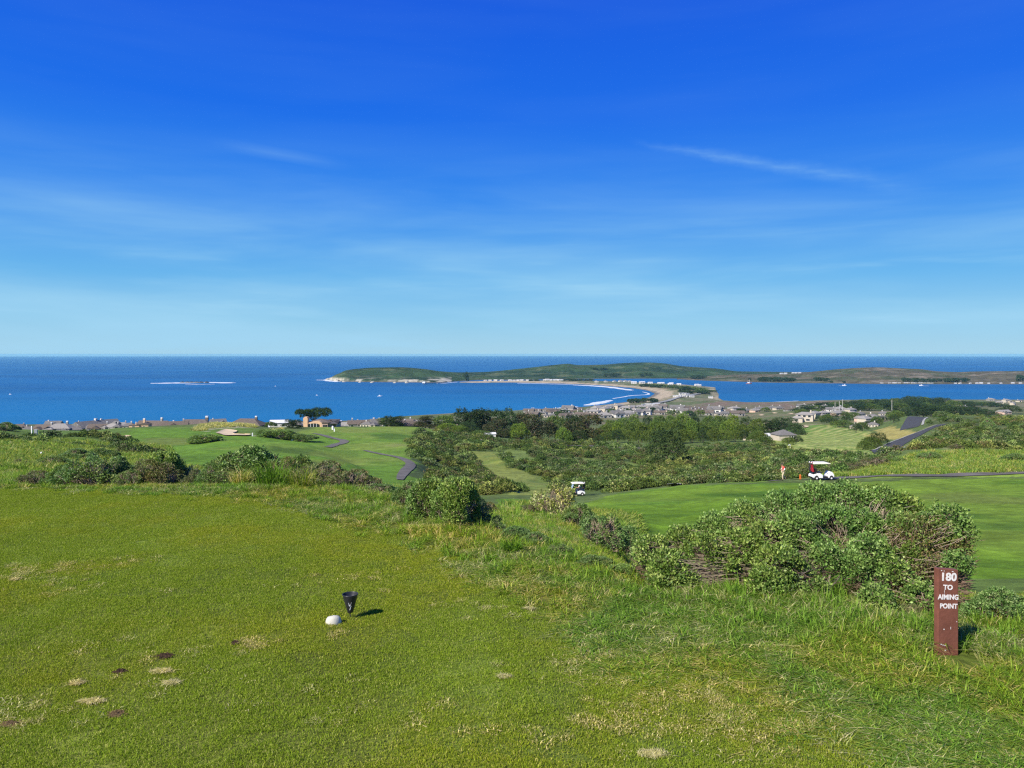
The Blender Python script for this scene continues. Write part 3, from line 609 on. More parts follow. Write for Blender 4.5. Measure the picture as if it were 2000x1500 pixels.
for i, (px, py, sx, sz) in enumerate([(640, 742.6, 8, 5), (657, 744.8, 10, 8), (672, 746.2, 6, 3), (703, 747, 5, 3), (727, 747.6, 9, 4), (771, 748, 5, 3), (795, 748.2, 5, 9)]):
    q = sea_xy(px, py); rock(q[0], q[1], sx, 6, sz, 60 + i, m_rock, f'pale sea rock at the foot of the headland, {("leftmost","second","third","fourth","fifth","sixth","rightmost")[i]} of seven')

# ------------------------------------------------------------------ foliage kit
def unit(a): return a / (np.linalg.norm(a, axis=-1, keepdims=True) + 1e-9)
def leaves(P, A, L, W, col, r_):
    """folded diamond leaves at P along A"""
    n = len(P); A = unit(A); s = unit(np.cross(A, unit(r_.normal(size=(n, 3))))); nn = np.cross(s, A)
    L = (L * r_.uniform(.7, 1.3, n))[:, None]; Wd = (W * r_.uniform(.8, 1.2, n))[:, None]
    mid = P + A * L * .5
    V = np.stack([P, mid + s * Wd / 2 + nn * Wd * .18, P + A * L, mid - s * Wd / 2 + nn * Wd * .18], 1).reshape(-1, 3)
    b = np.arange(n) * 4; T = np.concatenate([np.stack([b, b + 1, b + 2], 1), np.stack([b, b + 2, b + 3], 1)])
    return V, T, np.repeat(col, 4, 0)
def dome_tips(domes, dens, r_, lo=-.25, gapf=0.0, gapthr=.5, lobes=.18, shell=.16):
    domes = np.array(domes, float); P = []; D_ = []
    for i, (x, y, z, a, b, c) in enumerate(domes):
        n = max(3, int(dens * 2 * math.pi * (a * b + b * c + a * c) / 3 * 1.1))
        dr = unit(r_.normal(size=(n, 3))); dr = dr[dr[:, 2] > lo]
        q = 1 - shell * r_.random(len(dr)) ** 1.5 + lobes * (fbm(dr[:, 0] * 2.5 + i * 7, dr[:, 1] * 2.5, dr[:, 2] * 2.5, seed=i, o=2) - .5) * 2
        pp = np.array([x, y, z]) + dr * q[:, None] * np.array([a, b, c]); keep_ = np.ones(len(pp), bool)
        for j, (x2, y2, z2, a2, b2, c2) in enumerate(domes):
            if j != i: keep_ &= (((pp - (x2, y2, z2)) / (a2, b2, c2)) ** 2).sum(1) > .55
        P.append(pp[keep_]); D_.append(unit(dr[keep_] / np.array([a, b, c])))
    P = np.concatenate(P); D_ = np.concatenate(D_)
    if gapf:
        k = fbm(P[:, 0] * gapf, P[:, 1] * gapf, P[:, 2] * gapf, seed=5, o=2) > gapthr; P, D_ = P[k], D_[k]
    return P, D_
def pick_cols(pal, n, r_, jit=.18):
    pal = np.array(pal, float); return pal[r_.integers(0, len(pal), n)] * (1 + jit * r_.normal(size=(n, 1)))
def tubes(paths, radii, ns=4):
    M, K = paths.shape[:2]; tdir = unit(np.gradient(paths, axis=1)); ref = np.where(np.abs(tdir[..., 2:3]) < .9, np.array([0, 0, 1.]), np.array([1., 0, 0]))
    a_ = unit(np.cross(tdir, ref)); b_ = np.cross(tdir, a_); an = np.arange(ns) * 2 * math.pi / ns
    V = paths[:, :, None] + radii[:, :, None, None] * (a_[:, :, None] * np.cos(an)[:, None] + b_[:, :, None] * np.sin(an)[:, None])
    base = (np.arange(M)[:, None, None] * K + np.arange(K - 1)[None, :, None]) * ns + np.arange(ns)[None, None]
    nx = (np.arange(M)[:, None, None] * K + np.arange(K - 1)[None, :, None]) * ns + (np.arange(ns)[None, None] + 1) % ns
    return V.reshape(-1, 3), np.stack([base, nx, nx + ns, base + ns], -1).reshape(-1, 4)
def branches(P, roots, r_, r0=.012, r1=.0025, K=6, bow=.25, jit=.05, ns=4):
    n = len(P); d_ = ((P[:, None] - roots[None]) ** 2).sum(-1); R0 = roots[np.argmin(d_ + r_.random(d_.shape) * d_.mean() * .5, 1)] + r_.normal(size=(n, 3)) * jit * (1, 1, .1)
    mid = R0 * .45 + P * .55; mid = mid + np.stack([(P - R0)[:, 0] * bow, (P - R0)[:, 1] * bow, -(P - R0)[:, 2] * bow * .6], 1) + r_.normal(size=(n, 3)) * jit
    s = np.linspace(0, 1, K)[None, :, None]
    path = (1 - s) ** 2 * R0[:, None] + 2 * s * (1 - s) * mid[:, None] + s * s * P[:, None]
    path = path + r_.normal(size=path.shape) * jit * .35 * np.sin(s * math.pi)
    rad = np.linspace(r0, r1, K)[None] * r_.uniform(.6, 1.3, (n, 1)); return tubes(path, rad, ns)
def shrub_meshes(name, domes, seed, dens, nl, L, W, pal, spread, roots, nbr, ntw, mleaf, mbark, r0=.012, twig_col=None, gapf=0, gapthr=.5, lo=-.25, out=.9, shell=.16, lobes=.18):
    r_ = np.random.default_rng(seed)
    P, D_ = dome_tips(domes, dens, r_, lo, gapf, gapthr, shell=shell, lobes=lobes)
    k = P[:, 2] > .02; P, D_ = P[k], D_[k]; n = len(P)
    Pl = np.repeat(P, nl, 0); Dl = np.repeat(D_, nl, 0); tc_ = np.repeat(pick_cols(pal, n, r_, .12), nl, 0)
    A = unit(Dl * out + r_.normal(size=Pl.shape) * .62 + (0, 0, .25))
    Pl = Pl + r_.normal(size=Pl.shape) * spread - A * L * .4
    col = np.clip(tc_ * (1 + .22 * r_.normal(size=(len(Pl), 1))), .005, .6)
    V, T, c_ = leaves(Pl, A, L, W, col, r_); Vf = mesh_np(name + '_foliage', V, T=T, mats=(mleaf,), col=c_)
    sel = r_.choice(n, min(nbr, n), replace=False); roots = np.array(roots, float)
    V1, Q1 = branches(P[sel] - D_[sel] * L, roots, r_, r0)
    cc = domes[0][:3]; sel2 = r_.integers(0, n, ntw); E = P[sel2]; B = E + (np.array(roots.mean(0)) + (0, 0, .3 * P[:, 2].max()) - E) * r_.uniform(.12, .5, (ntw, 1)) + r_.normal(size=(ntw, 3)) * spread * 2
    pth = np.stack([B, (B + E) / 2 + r_.normal(size=(ntw, 3)) * spread * .6, E], 1); V2, Q2 = tubes(pth, np.repeat(np.array([[r0 * .35, r0 * .28, r0 * .15]]), ntw, 0), 3)
    Vb = mesh_np(name + '_branches', np.concatenate([V1, V2]), Q=np.concatenate([Q1, Q2 + len(V1)]), mats=(mbark,))
    return Vf, Vb
m_leaf = mat_leaf('shrub_leaf', 1.75, wscale=1.2, wtint=(1.15, 1.0, .8), trans=.24, rough=.45, spec=.28)
m_leafd = mat_leaf('tree_leaf', 1.3, wscale=.05, wtint=(1.2, 1.05, .8), trans=.18, rough=.75, spec=.08, rnd=.45)
m_scr = mat_leaf('scrub_leaf', 1.6, wscale=.05, wtint=(1.25, 1.02, .85), trans=.18, rough=.7, spec=.08, rnd=.85)
m_grass = mat_leaf('grass_blade', 1.55, wscale=.9, wtint=(1.25, 1.05, .75), trans=.35, rough=.55, spec=.12, rnd=.35)
m_turf = mat_leaf('turf_blade', 1.85, tint=(.97, 1.0, 1.0), wscale=.75, wtint=(1.16, 1.02, .9), trans=.3, rough=.7, spec=.06, rnd=.12)
m_bark = mat_plain('pale_bark', (.30, .235, .165), .9, .35, 30); m_twig = mat_plain('brown_twig', (.17, .11, .075), .9, .4, 20)
m_trunk = mat_plain('grey_trunk', (.12, .095, .07), .9, .3, 2)
COY = [(.060, .118, .022), (.085, .15, .03), (.12, .19, .045), (.055, .10, .025), (.165, .23, .07)]
COYD = [(.050, .10, .024), (.07, .125, .032), (.09, .15, .04), (.14, .19, .07)]
DRY = [(.085, .105, .036), (.07, .10, .028), (.12, .115, .055), (.055, .085, .024), (.10, .085, .045)]
OPEN = [(.13, .17, .04), (.22, .25, .09), (.09, .13, .03), (.30, .31, .15)]

# the big bush in front, dome by dome as it stands (photo column, row, radius, distance)
BB = [(1275, 1085, 34, 5.7), (1310, 1118, 40, 5.5), (1335, 1068, 36, 5.8), (1290, 1150, 26, 5.35), (1375, 1082, 36, 5.6), (1400, 1045, 36, 5.9), (1440, 1072, 36, 5.6), (1458, 1022, 40, 6.0),
      (1500, 1062, 42, 5.6), (1530, 1003, 40, 6.1), (1560, 1045, 46, 5.7), (1600, 988, 40, 6.1), (1622, 1030, 42, 5.8), (1662, 982, 40, 6.1), (1682, 1035, 38, 5.8), (1722, 985, 34, 6.0), (1762, 995, 28, 6.0), (1790, 1010, 20, 5.9),
      (1522, 1112, 42, 5.3), (1492, 1140, 30, 5.15), (1562, 1128, 30, 5.25), (1612, 1085, 26, 5.4), (1702, 1085, 36, 5.4), (1662, 1105, 26, 5.35), (1858, 1012, 24, 5.5), (1880, 1040, 18, 5.4), (1838, 1003, 16, 5.6),
      (1712, 1172, 26, 4.95), (1745, 1120, 26, 5.2), (1868, 1100, 20, 5.2), (1800, 1165, 26, 5.0), (1345, 1140, 20, 5.4), (1420, 1105, 20, 5.5), (1590, 1150, 20, 5.1),
      (1768, 1035, 30, 5.6), (1812, 1030, 24, 5.6), (1780, 1085, 26, 5.45), (1838, 1050, 22, 5.5)]
bx, by = gpt(1560, 5.6)[:2]; bz = float(ground(bx, by)) - .03
dm = []
for px, py, rp, Y in BB:
    c_ = np.array([(px - CX) / F * Y - bx, Y - by, H - (py - HY) / F * Y - bz]); rr = rp / F * Y; dm.append((*c_, rr, rr * 1.35, rr * .95))
zb = [float(ground(*gpt(px, 5.65)[:2])) - bz for px in (1360, 1440, 1560, 1680, 1800, 1840, 1870)]
rts = [(gpt(px, Y)[0] - bx, Y - by, z_ + .02) for (px, Y), z_ in zip(((1400, 5.75), (1470, 5.7), (1560, 5.8), (1690, 5.6), (1790, 5.5), (1835, 5.45), (1870, 5.4)), zb)]
fo, br = shrub_meshes('large_shrub', dm, 3, 3500, 12, .0215, .0140, COY, .018, rts, 120, 2600, m_leaf, m_bark, r0=.0060, gapf=7.5, gapthr=.36, lo=-.35)
big = empty('coyote_bush', (bx, by, bz), 0, 'largest shrub, a broad leafy dome over bare pale branches left of the brown sign', 'shrub', 'shrubs beyond the tee')
obj('foliage', fo, big); obj('branches', br, big)
D2 = []
for px, py, rp, Y in [(1775, 1045, 38, 5.55), (1825, 1050, 34, 5.5), (1800, 1105, 36, 5.4), (1850, 1120, 26, 5.3), (1760, 1150, 26, 5.2), (1870, 1070, 22, 5.4)]:
    c_ = ((px - CX) / F * Y - bx, Y - by, H - (py - HY) / F * Y - bz); rr = rp / F * Y; D2.append((*c_, rr, rr * 1.3, rr))
f2, b2 = shrub_meshes('sparse', D2, 8, 2400, 9, .020, .0125, [(.09, .11, .03), (.11, .13, .04), (.07, .11, .025), (.13, .11, .05)], .02, [(x, y_, z_ + .05) for x, y_, z_ in rts[2:]], 26, 1500, m_leaf, m_twig, r0=.006, shell=.6, lo=-.6)
obj('sparse_foliage', f2, big); obj('twigs', b2, big)
# thick tangle of dry twigs inside it
r_ = np.random.default_rng(5); dmA = np.array(dm); kk = r_.integers(0, len(dm), 5200)
c0 = dmA[kk, :3] + unit(r_.normal(size=(5200, 3))) * (r_.random((5200, 1)) ** .33) * dmA[kk, 3:6] * .9; c0[:, 2] = np.maximum(c0[:, 2] * r_.uniform(.3, 1, 5200), .02)
dirs = unit(c0 - np.array(rts)[r_.integers(0, 5, 5200)] + r_.normal(size=(5200, 3)) * .12); ll = r_.uniform(.03, .09, (5200, 1))
pth = np.stack([c0, c0 + dirs * ll * .5 + r_.normal(size=(5200, 3)) * .006, c0 + dirs * ll], 1); V2, Q2 = tubes(pth, np.repeat(np.array([[.0030, .0022, .001]]), 5200, 0), 3)
obj('dry_twigs', mesh_np('dry_twigs', V2, Q=Q2, mats=(m_twig,)), big)

def rand_domes(seed, n, W, D_, Hh, rmin=.28, rmax=.42, flat=1.0):
    r_ = np.random.default_rng(seed); out = []
    for i in range(n):
        a_ = r_.uniform(0, 2 * math.pi); q = math.sqrt(r_.random()); x = math.cos(a_) * q * .62; y = math.sin(a_) * q * .62
        top = math.sqrt(max(0.08, 1 - q * q * .75)) * r_.uniform(.78, 1.0); rr = r_.uniform(rmin, rmax)
        rz = rr * .85 * flat; out.append((x * W / 2, y * D_ / 2, max(.12, top - rz) * Hh, rr * W / 2, rr * D_ / 2, rz * Hh))
    return out
SH = {}
def shrub_proto(key, seed, ndom, dens, nl, L, W, pal, nbr, ntw, bark, leaf, r0=.0075, **kw):
    r_ = np.random.default_rng(seed); rt = [(r_.uniform(-.12, .12), r_.uniform(-.12, .12), 0) for _ in range(4)]
    SH[key] = shrub_meshes(key, rand_domes(seed, ndom, 1.0, .9, .62), seed, dens, nl, L, W, pal, .016, rt, nbr, ntw, leaf, bark, r0=r0, **kw)
shrub_proto('dense', 21, 16, 2300, 7, .030, .018, COY, 90, 500, m_bark, m_leaf, gapf=7, gapthr=.36)
shrub_proto('dark', 22, 15, 2300, 7, .030, .018, COYD, 90, 500, m_bark, m_leaf, gapf=7, gapthr=.40)
shrub_proto('dry', 23, 14, 2100, 6, .026, .015, DRY, 80, 500, m_bark, m_leaf, gapf=6, gapthr=.40)
shrub_proto('open', 24, 10, 800, 5, .036, .022, OPEN, 130, 500, m_bark, m_leaf, gapf=5, gapthr=.44, shell=.6)
shrub_proto('bare', 25, 13, 1900, 6, .026, .016, COYD, 110, 450, m_bark, m_leaf, r0=.011, gapf=5, gapthr=.44)
def shrub(px, Y, wpx, hpx, key, label, sink=.03):
    x, y, z = gpt(px, Y); W = wpx / F * Y; Hh = hpx / F * Y
    o = empty('shrub', (x, y, z - sink * Hh), rng.uniform(0, 6.28), label, 'shrub', 'shrubs beyond the tee', (W * 1.05, W * 1.05, Hh / (.78 if Y < 13 and px < 780 else .64)))
    f, b_ = SH[key]; obj('foliage', f, o); obj('branches', b_, o)
for a_ in [
 (70, 11.4, 90, 44, 'dry', 'low brown twiggy shrub at the left end of the row'),
 (250, 10.3, 70, 50, 'bare', 'low leafy shrub filling the gap under the left pair'),
 (390, 10.5, 80, 50, 'dry', 'low brown shrub filling the gap left of the tall dark shrub'),
 (185, 10.6, 175, 92, 'bare', 'dark leafy shrub with grey twigs at the far edge of the tee, left'),
 (118, 11.2, 80, 62, 'dark', 'small dark shrub just left of the grey-twigged one'),
 (238, 11.0, 85, 84, 'dark', 'leafy shrub wedged between the grey-twigged and the reddish one'),
 (298, 10.6, 120, 80, 'dry', 'reddish-brown twiggy shrub left of centre beyond the tee'),
 (318, 11.6, 110, 104, 'dense', 'green shrub rising behind the reddish-brown twiggy one'),
 (366, 11.8, 80, 74, 'open', 'thin yellowish shrub in the gap left of the tall dark shrub'),
 (480, 10.8, 180, 110, 'dark', 'tall dark green shrub with white branches left of the grass tussock'),
 (425, 10.5, 110, 72, 'bare', 'low twiggy shrub at the left foot of the tall dark shrub'),
 (548, 10.5, 120, 84, 'dry', 'brownish shrub at the right foot of the tall dark shrub'),
 (585, 11.2, 100, 88, 'dark', 'dark shrub behind the grass tussock'),
 (630, 10.2, 130, 74, 'dry', 'brown twiggy shrub right of the grass tussock'),
 (690, 10.0, 120, 62, 'dry', 'low brown shrub in the middle of the hedge-like row'),
 (742, 9.8, 100, 48, 'bare', 'lowest brown shrub at the right end of the row'),
 (842, 7.8, 125, 92, 'dense', 'left half of the rounded bright shrub at the bank'),
 (890, 7.5, 130, 104, 'dense', 'rounded bright green shrub standing on the bank crest'),
 (800, 8.4, 80, 56, 'dark', 'dark low shrub under the left side of the rounded bright one'),
 (930, 7.8, 70, 60, 'bare', 'shadowed shrub under the right side of the rounded bright one'),
 (962, 7.6, 80, 36, 'bare', 'dark low shrub on the bank edge, first in the descending line'),
 (1004, 7.15, 80, 34, 'dark', 'dark low shrub on the bank edge, second in the descending line'),
 (1046, 6.75, 80, 32, 'dark', 'dark low shrub on the bank edge, third in the descending line'),
 (1092, 6.35, 70, 28, 'bare', 'dark low shrub on the bank edge, fourth in the descending line'),
 (1160, 5.95, 90, 32, 'dark', 'low green shrub at the bottom of the bank, left of the largest shrub'),
 (1215, 5.7, 80, 34, 'dense', 'low leafy shrub touching the left foot of the largest shrub'),
 (1085, 26, 105, 84, 'open', 'open yellow-green shrub in front of the golf cart'),
 (1058, 27, 60, 62, 'open', 'thin shrub left of the open yellow-green one'),
 (1172, 15, 130, 84, 'bare', 'spreading shrub with bleached bare branches below the golf cart'),
 (1224, 18, 90, 70, 'dark', 'dark shrub on the right of the bleached branches'),
 (1132, 19, 80, 56, 'dark', 'dark shrub between the open shrub and the bleached branches'),
 (1290, 20, 60, 50, 'bare', 'grey-green shrub at the near edge of the right fairway, left one'),
 (1335, 20, 70, 52, 'bare', 'grey-green shrub at the near edge of the right fairway, right one'),
 (1375, 21, 60, 46, 'dark', 'small shrub behind the left shoulder of the largest shrub'),
 (1255, 19, 40, 34, 'open', 'small pale shrub in the grassy hollow'),
 (1030, 26, 60, 26, 'dry', 'low reddish shrub above the dry grass of the hollow'),
 (950, 26, 60, 28, 'dry', 'low reddish shrub right of the rounded bright shrub'),
 (1955, 5.0, 150, 92, 'dark', 'green shrub right of the brown sign, cut by the picture edge'),
 (2045, 4.8, 120, 80, 'dense', 'green shrub at the far right picture edge'),
 (1905, 5.1, 60, 52, 'dry', 'dry yellowish shrub tucked behind the right edge of the sign'),
 (1775, 4.9, 70, 36, 'dry', 'dry yellowish shrub just left of the sign'),
 (1715, 4.95, 60, 34, 'open', 'small yellow-green shrub growing in front of the largest shrub'),
 (105, 40, 80, 34, 'bare', 'dark shrub on the left slope, in front of the white stake'),
 (45, 36, 60, 28, 'dry', 'grey twiggy shrub at the left picture edge'),
 (10, 200, 50, 18, 'dark', 'dark shrub on the crest at the left picture edge'),
 (150, 62, 90, 30, 'dark', 'low spreading shrub on the left hillside'),
 (200, 75, 70, 26, 'dark', 'low spreading shrub on the right of the left hillside'),
 (110, 120, 70, 14, 'dark', 'shrub just right of the grey utility box'),
 (145, 130, 55, 14, 'dark', 'farthest shrub on the left hillside'),
 (30, 120, 40, 12, 'dark', 'shrub just left of the grey utility box'),
 (400, 165, 90, 16, 'dense', 'flat green shrub below the tan bunker'),
 (545, 215, 90, 20, 'dense', 'green shrub on the mound left of the cart path bend'),
 (590, 215, 70, 16, 'dark', 'dark shrub on the mound behind the white marker box'),
 (520, 225, 60, 14, 'dense', 'leftmost green shrub of the mound'),
 (1710, 98, 80, 26, 'dry', 'brown shrub at the top of the bright grass bank'),
 (1668, 98, 70, 22, 'dry', 'brown shrub left along the top of the bright grass bank'),
 (1745, 105, 50, 18, 'dark', 'dark shrub where the road meets the grass bank'),
 (1818, 105, 60, 20, 'dark', 'dark shrub standing alone on the bright grass bank'),
 (1985, 100, 60, 20, 'dark', 'dark shrub on the bank at the right picture edge'),
 (1930, 250, 36, 24, 'dark', 'dark pointed shrub on the right hill'),
 (1870, 125, 40, 12, 'dry', 'low brown shrub on the bank, right of the lone dark one'),
 (1850, 170, 36, 10, 'dark', 'dark shrub below the pale track of the right hill'),
 (1862, 260, 30, 10, 'dark', 'left of two dark shrubs on the upper right hill'),
 (1885, 235, 30, 10, 'dark', 'right of two dark shrubs on the upper right hill'),
]: shrub(*a_)

# ------------------------------------------------------------------ scatter (ground cover nobody could count)
def scatter(name, protos, P, ROT, SCL, mats, label):
    """one object: the prototypes and the points live in its mesh, geometry nodes set a clump on every point"""
    Vs_, Ts_, Cs_, ids, off = [], [], [], [], 0
    for k, (V, T, c_) in enumerate(protos):
        Vs_.append(V); Ts_.append(T + off); Cs_.append(c_); ids.append(np.full(len(V), k)); off += len(V)
    n = len(P); V = np.concatenate(Vs_ + [P]); col = np.concatenate(Cs_ + [np.zeros((n, 3))]); pid = np.concatenate(ids + [np.full(n, -1)]).astype(np.int32)
    me = mesh_np(name, V, T=np.concatenate(Ts_), mats=mats, col=col)
    def attr(nm, typ, key, arr):
        a_ = me.attributes.new(nm, typ, 'POINT'); a_.data.foreach_set(key, np.ascontiguousarray(arr).ravel())
    z0 = np.zeros((off, 3), np.float32)
    attr('pid', 'INT', 'value', pid)
    attr('rot', 'FLOAT_VECTOR', 'vector', np.concatenate([z0, ROT]).astype(np.float32))
    attr('scl', 'FLOAT_VECTOR', 'vector', np.concatenate([z0 + 1, SCL]).astype(np.float32))
    attr('pick', 'INT', 'value', np.concatenate([np.zeros(off), rng.integers(0, len(protos), n)]).astype(np.int32))
    o = obj(name, me); tag(o, label, kind='stuff')
    g = bpy.data.node_groups.new(name, 'GeometryNodeTree')
    g.interface.new_socket('Geometry', in_out='INPUT', socket_type='NodeSocketGeometry'); g.interface.new_socket('Geometry', in_out='OUTPUT', socket_type='NodeSocketGeometry')
    T_ = NT(g); gi = T_.add('NodeGroupInput'); go = T_.add('NodeGroupOutput')
    def named(nm, dt): nd = T_.add('GeometryNodeInputNamedAttribute', data_type=dt); nd.inputs['Name'].default_value = nm; return nd.outputs['Attribute']
    def eq(v_):
        c_ = T_.add('FunctionNodeCompare', data_type='INT', operation='EQUAL'); T_.link(named('pid', 'INT'), c_.inputs[2]); c_.inputs[3].default_value = v_; return c_.outputs[0]
    join = T_.add('GeometryNodeJoinGeometry')
    for k in reversed(range(len(protos))):
        s_ = T_.add('GeometryNodeSeparateGeometry', domain='POINT'); T_.link(gi.outputs[0], s_.inputs[0]); T_.link(eq(k), s_.inputs[1])
        gg = T_.add('GeometryNodeGeometryToInstance'); T_.link(s_.outputs[0], gg.inputs[0]); T_.link(gg.outputs[0], join.inputs[0])
    s_ = T_.add('GeometryNodeSeparateGeometry', domain='POINT'); T_.link(gi.outputs[0], s_.inputs[0]); T_.link(eq(-1), s_.inputs[1])
    ip = T_.add('GeometryNodeInstanceOnPoints'); T_.link(s_.outputs[0], ip.inputs['Points']); T_.link(join.outputs[0], ip.inputs['Instance'])
    ip.inputs['Pick Instance'].default_value = True; T_.link(named('pick', 'INT'), ip.inputs['Instance Index'])
    er = T_.add('FunctionNodeEulerToRotation'); T_.link(named('rot', 'FLOAT_VECTOR'), er.inputs[0]); T_.link(er.outputs[0], ip.inputs['Rotation'])
    T_.link(named('scl', 'FLOAT_VECTOR'), ip.inputs['Scale']); T_.link(ip.outputs[0], go.inputs[0])
    md = o.modifiers.new('scatter', 'NODES'); md.node_group = g
    return o
def blades(n, rad, h, w, lean, pal, r_, square=False, jit=.2, hj=.35):
    if square: B = r_.uniform(-rad, rad, (n, 2))
    else: q = rad * np.sqrt(r_.random(n)); a_ = r_.uniform(0, 6.28, n); B = np.stack([q * np.cos(a_), q * np.sin(a_)], 1)
    B = np.c_[B, np.zeros(n)]; hh = (h * r_.uniform(1 - hj, 1 + hj, n))[:, None]; a_ = r_.uniform(0, 6.28, n); dr = np.stack([np.cos(a_), np.sin(a_), 0 * a_], 1)
    if not square: dr = unit(dr + B / (rad + 1e-9) * 1.2 * (1, 1, 0))
    a2 = r_.uniform(0, 6.28, n); sd_ = np.stack([np.cos(a2), np.sin(a2), 0 * a2], 1) * (w / 2 * r_.uniform(.7, 1.3, n))[:, None]
    ln = (lean * r_.uniform(.2, 1.6, n))[:, None]; up = np.array([0, 0, 1.])
    m1_ = B + (up * .55 + dr * ln * .25) * hh; tp = B + (up * (1 - .35 * np.minimum(ln, 1.6)) + dr * ln) * hh
    V = np.stack([B - sd_, B + sd_, m1_ + sd_ * .85, m1_ - sd_ * .85, tp], 1).reshape(-1, 3); b = np.arange(n) * 5
    T = np.concatenate([np.stack([b, b + 1, b + 2], 1), np.stack([b, b + 2, b + 3], 1), np.stack([b + 3, b + 2, b + 4], 1)])
    c_ = np.clip(pick_cols(pal, n, r_, jit), .01, .8); return V, T, np.repeat(c_, 5, 0)
def slope_rot(x, y, r_, full=True):
    e_ = .15 + y * .01; gx = (ground(x + e_, y) - ground(x - e_, y)) / (2 * e_); gy = (ground(x, y + e_) - ground(x, y - e_)) / (2 * e_)
    n = len(x); g_ = r_.uniform(0, 6.28, n); a_, b_ = np.arctan(gy), -np.arctan(gx); return np.stack([a_ * np.cos(g_) + b_ * np.sin(g_), -a_ * np.sin(g_) + b_ * np.cos(g_), g_], 1)
def edge_row(px): return np.interp(px, [p[0] for p in TEE_EDGE], [p[1] for p in TEE_EDGE])
def rowof(x, y): return CX + x / y * F, HY + (H - ground(x, y)) / y * F
rg = np.random.default_rng(99)
TURF = [(.100, .145, .010), (.120, .168, .012), (.150, .190, .015), (.092, .138, .010), (.108, .152, .011), (.135, .175, .014), (.125, .162, .012), (.23, .235, .06)]
tp = [blades(6800, .27, .0105, .0026, .9, TURF, np.random.default_rng(s), square=True, jit=.13) for s in (1, 2, 3)]
gx, gy = np.meshgrid(np.arange(-10.2, 10.3, .40), np.arange(2.4, 11.2, .40)); gx, gy = gx.ravel() + rg.uniform(-.05, .05, gx.size), gy.ravel() + rg.uniform(-.05, .05, gy.size)
px_, py_ = rowof(gx, gy); k = (np.abs(gx / gy) < 1.7) & (py_ > edge_row(px_) - 6)
gx, gy = gx[k], gy[k]; P = np.stack([gx, gy, (ground(gx, gy) * 2 + ground(gx + .15, gy) + ground(gx - .15, gy) + ground(gx, gy + .15) + ground(gx, gy - .15)) / 6 + .003], 1); ro = slope_rot(gx, gy, rg); 
scatter('turf_grass', tp, P, ro, np.c_[np.ones((len(P), 2)), rg.uniform(.8, 1.2, len(P))], (m_turf,), 'closely mown yellow-green turf of the tee')
# scattered longer clumps
ROUGH = [(.10, .155, .012), (.14, .19, .018), (.175, .215, .028), (.075, .135, .025), (.20, .22, .07), (.34, .31, .15)]
LUSH = [(.075, .155, .012), (.10, .185, .018), (.135, .22, .03), (.065, .13, .012)]
PALE = [(.22, .25, .08), (.33, .32, .15), (.15, .20, .04), (.42, .38, .20), (.12, .18, .03)]
rp = [blades(46, .05, .085, .0055, 1.0, ROUGH, np.random.default_rng(10)), blades(52, .055, .10, .006, .9, LUSH, np.random.default_rng(11)), blades(40, .05, .075, .005, 1.2, ROUGH, np.random.default_rng(12)), blades(30, .05, .08, .005, 1.2, PALE, np.random.default_rng(13))]
N = 150000; y = np.exp(rg.uniform(math.log(2.4), math.log(34), N)); x = y * rg.uniform(-.98, .98, N)
px_, py_ = rowof(x, y); er_ = edge_row(px_); below = py_ - er_
lo_ = np.interp(px_, [0, 500, 900, 1300], [-6, -12, -45, -80]); dist = np.where(y < 12, sstep(-below, lo_, lo_ + np.interp(px_, [0, 500, 1100], [40, 60, 130])), 1.0)                    # nought on the tee, full in the rough
dist = np.where((px_ > 1100) & (y < 12), sstep(-below, -190, 150), dist)
pat = fbm(x * 1.1, y * 1.1, seed=77)
dens = dist * (.35 + 1.1 * sstep(pat, .38, .6)) * np.clip(y / 9, .35, 1)
FRp = [(1110, 990), (1200, 972), (1300, 950), (2700, 940), (2700, 1400), (1900, 1210), (1860, 1190), (1300, 1010), (1250, 1015)]
kill = (y > 14) & inpoly(px_, py_, [(1240, 1010), (1300, 950), (2700, 930), (2700, 1300), (1500, 1300), (1420, 1020)])
sgx, sgy = hit(1848, 1278)[:2]; kill |= (np.abs(x - sgx) < .17) & (y < sgy + .03) & (y > sgy - .32)
k = (rg.random(N) < dens) & ~kill
x, y, dist, pat = x[k], y[k], dist[k], pat[k]; P = np.stack([x, y, ground(x, y) - .004], 1); ro = slope_rot(x, y, rg)
px_, py_ = rowof(x, y)
hs = (.42 + .58 * dist) * np.where((px_ > 1000) & (y < 4.9), .78, 1) * np.where(y < 6, 1 - .45 * sstep(py_, 1230, 1400), 1) * rg.uniform(.7, 1.25, len(x)) * np.where((px_ > 1000) & (y < 8), .85 + .55 * sstep(edge_row(px_) - py_, 60, 200), 1) * (1 + sstep(y, 8, 30) * 1.6)
sx_ = (1 + sstep(y, 8, 30) * 1.6)
scatter('rough_grass', rp, P, ro, np.stack([sx_, sx_, hs * rg.uniform(.8, 1.2, len(x))], 1), (m_grass,), 'uncut green grass on the bank and under the shrubs')
print('rough', len(x))
WORN = [(.29, .26, .11), (.22, .215, .065), (.15, .165, .025), (.34, .30, .15), (.12, .145, .018)]
wp = [blades(70, .055, .013, .0035, 1.5, WORN, np.random.default_rng(40)), blades(50, .05, .012, .0035, 1.5, WORN[2:], np.random.default_rng(41))]
XS, YS = [], []
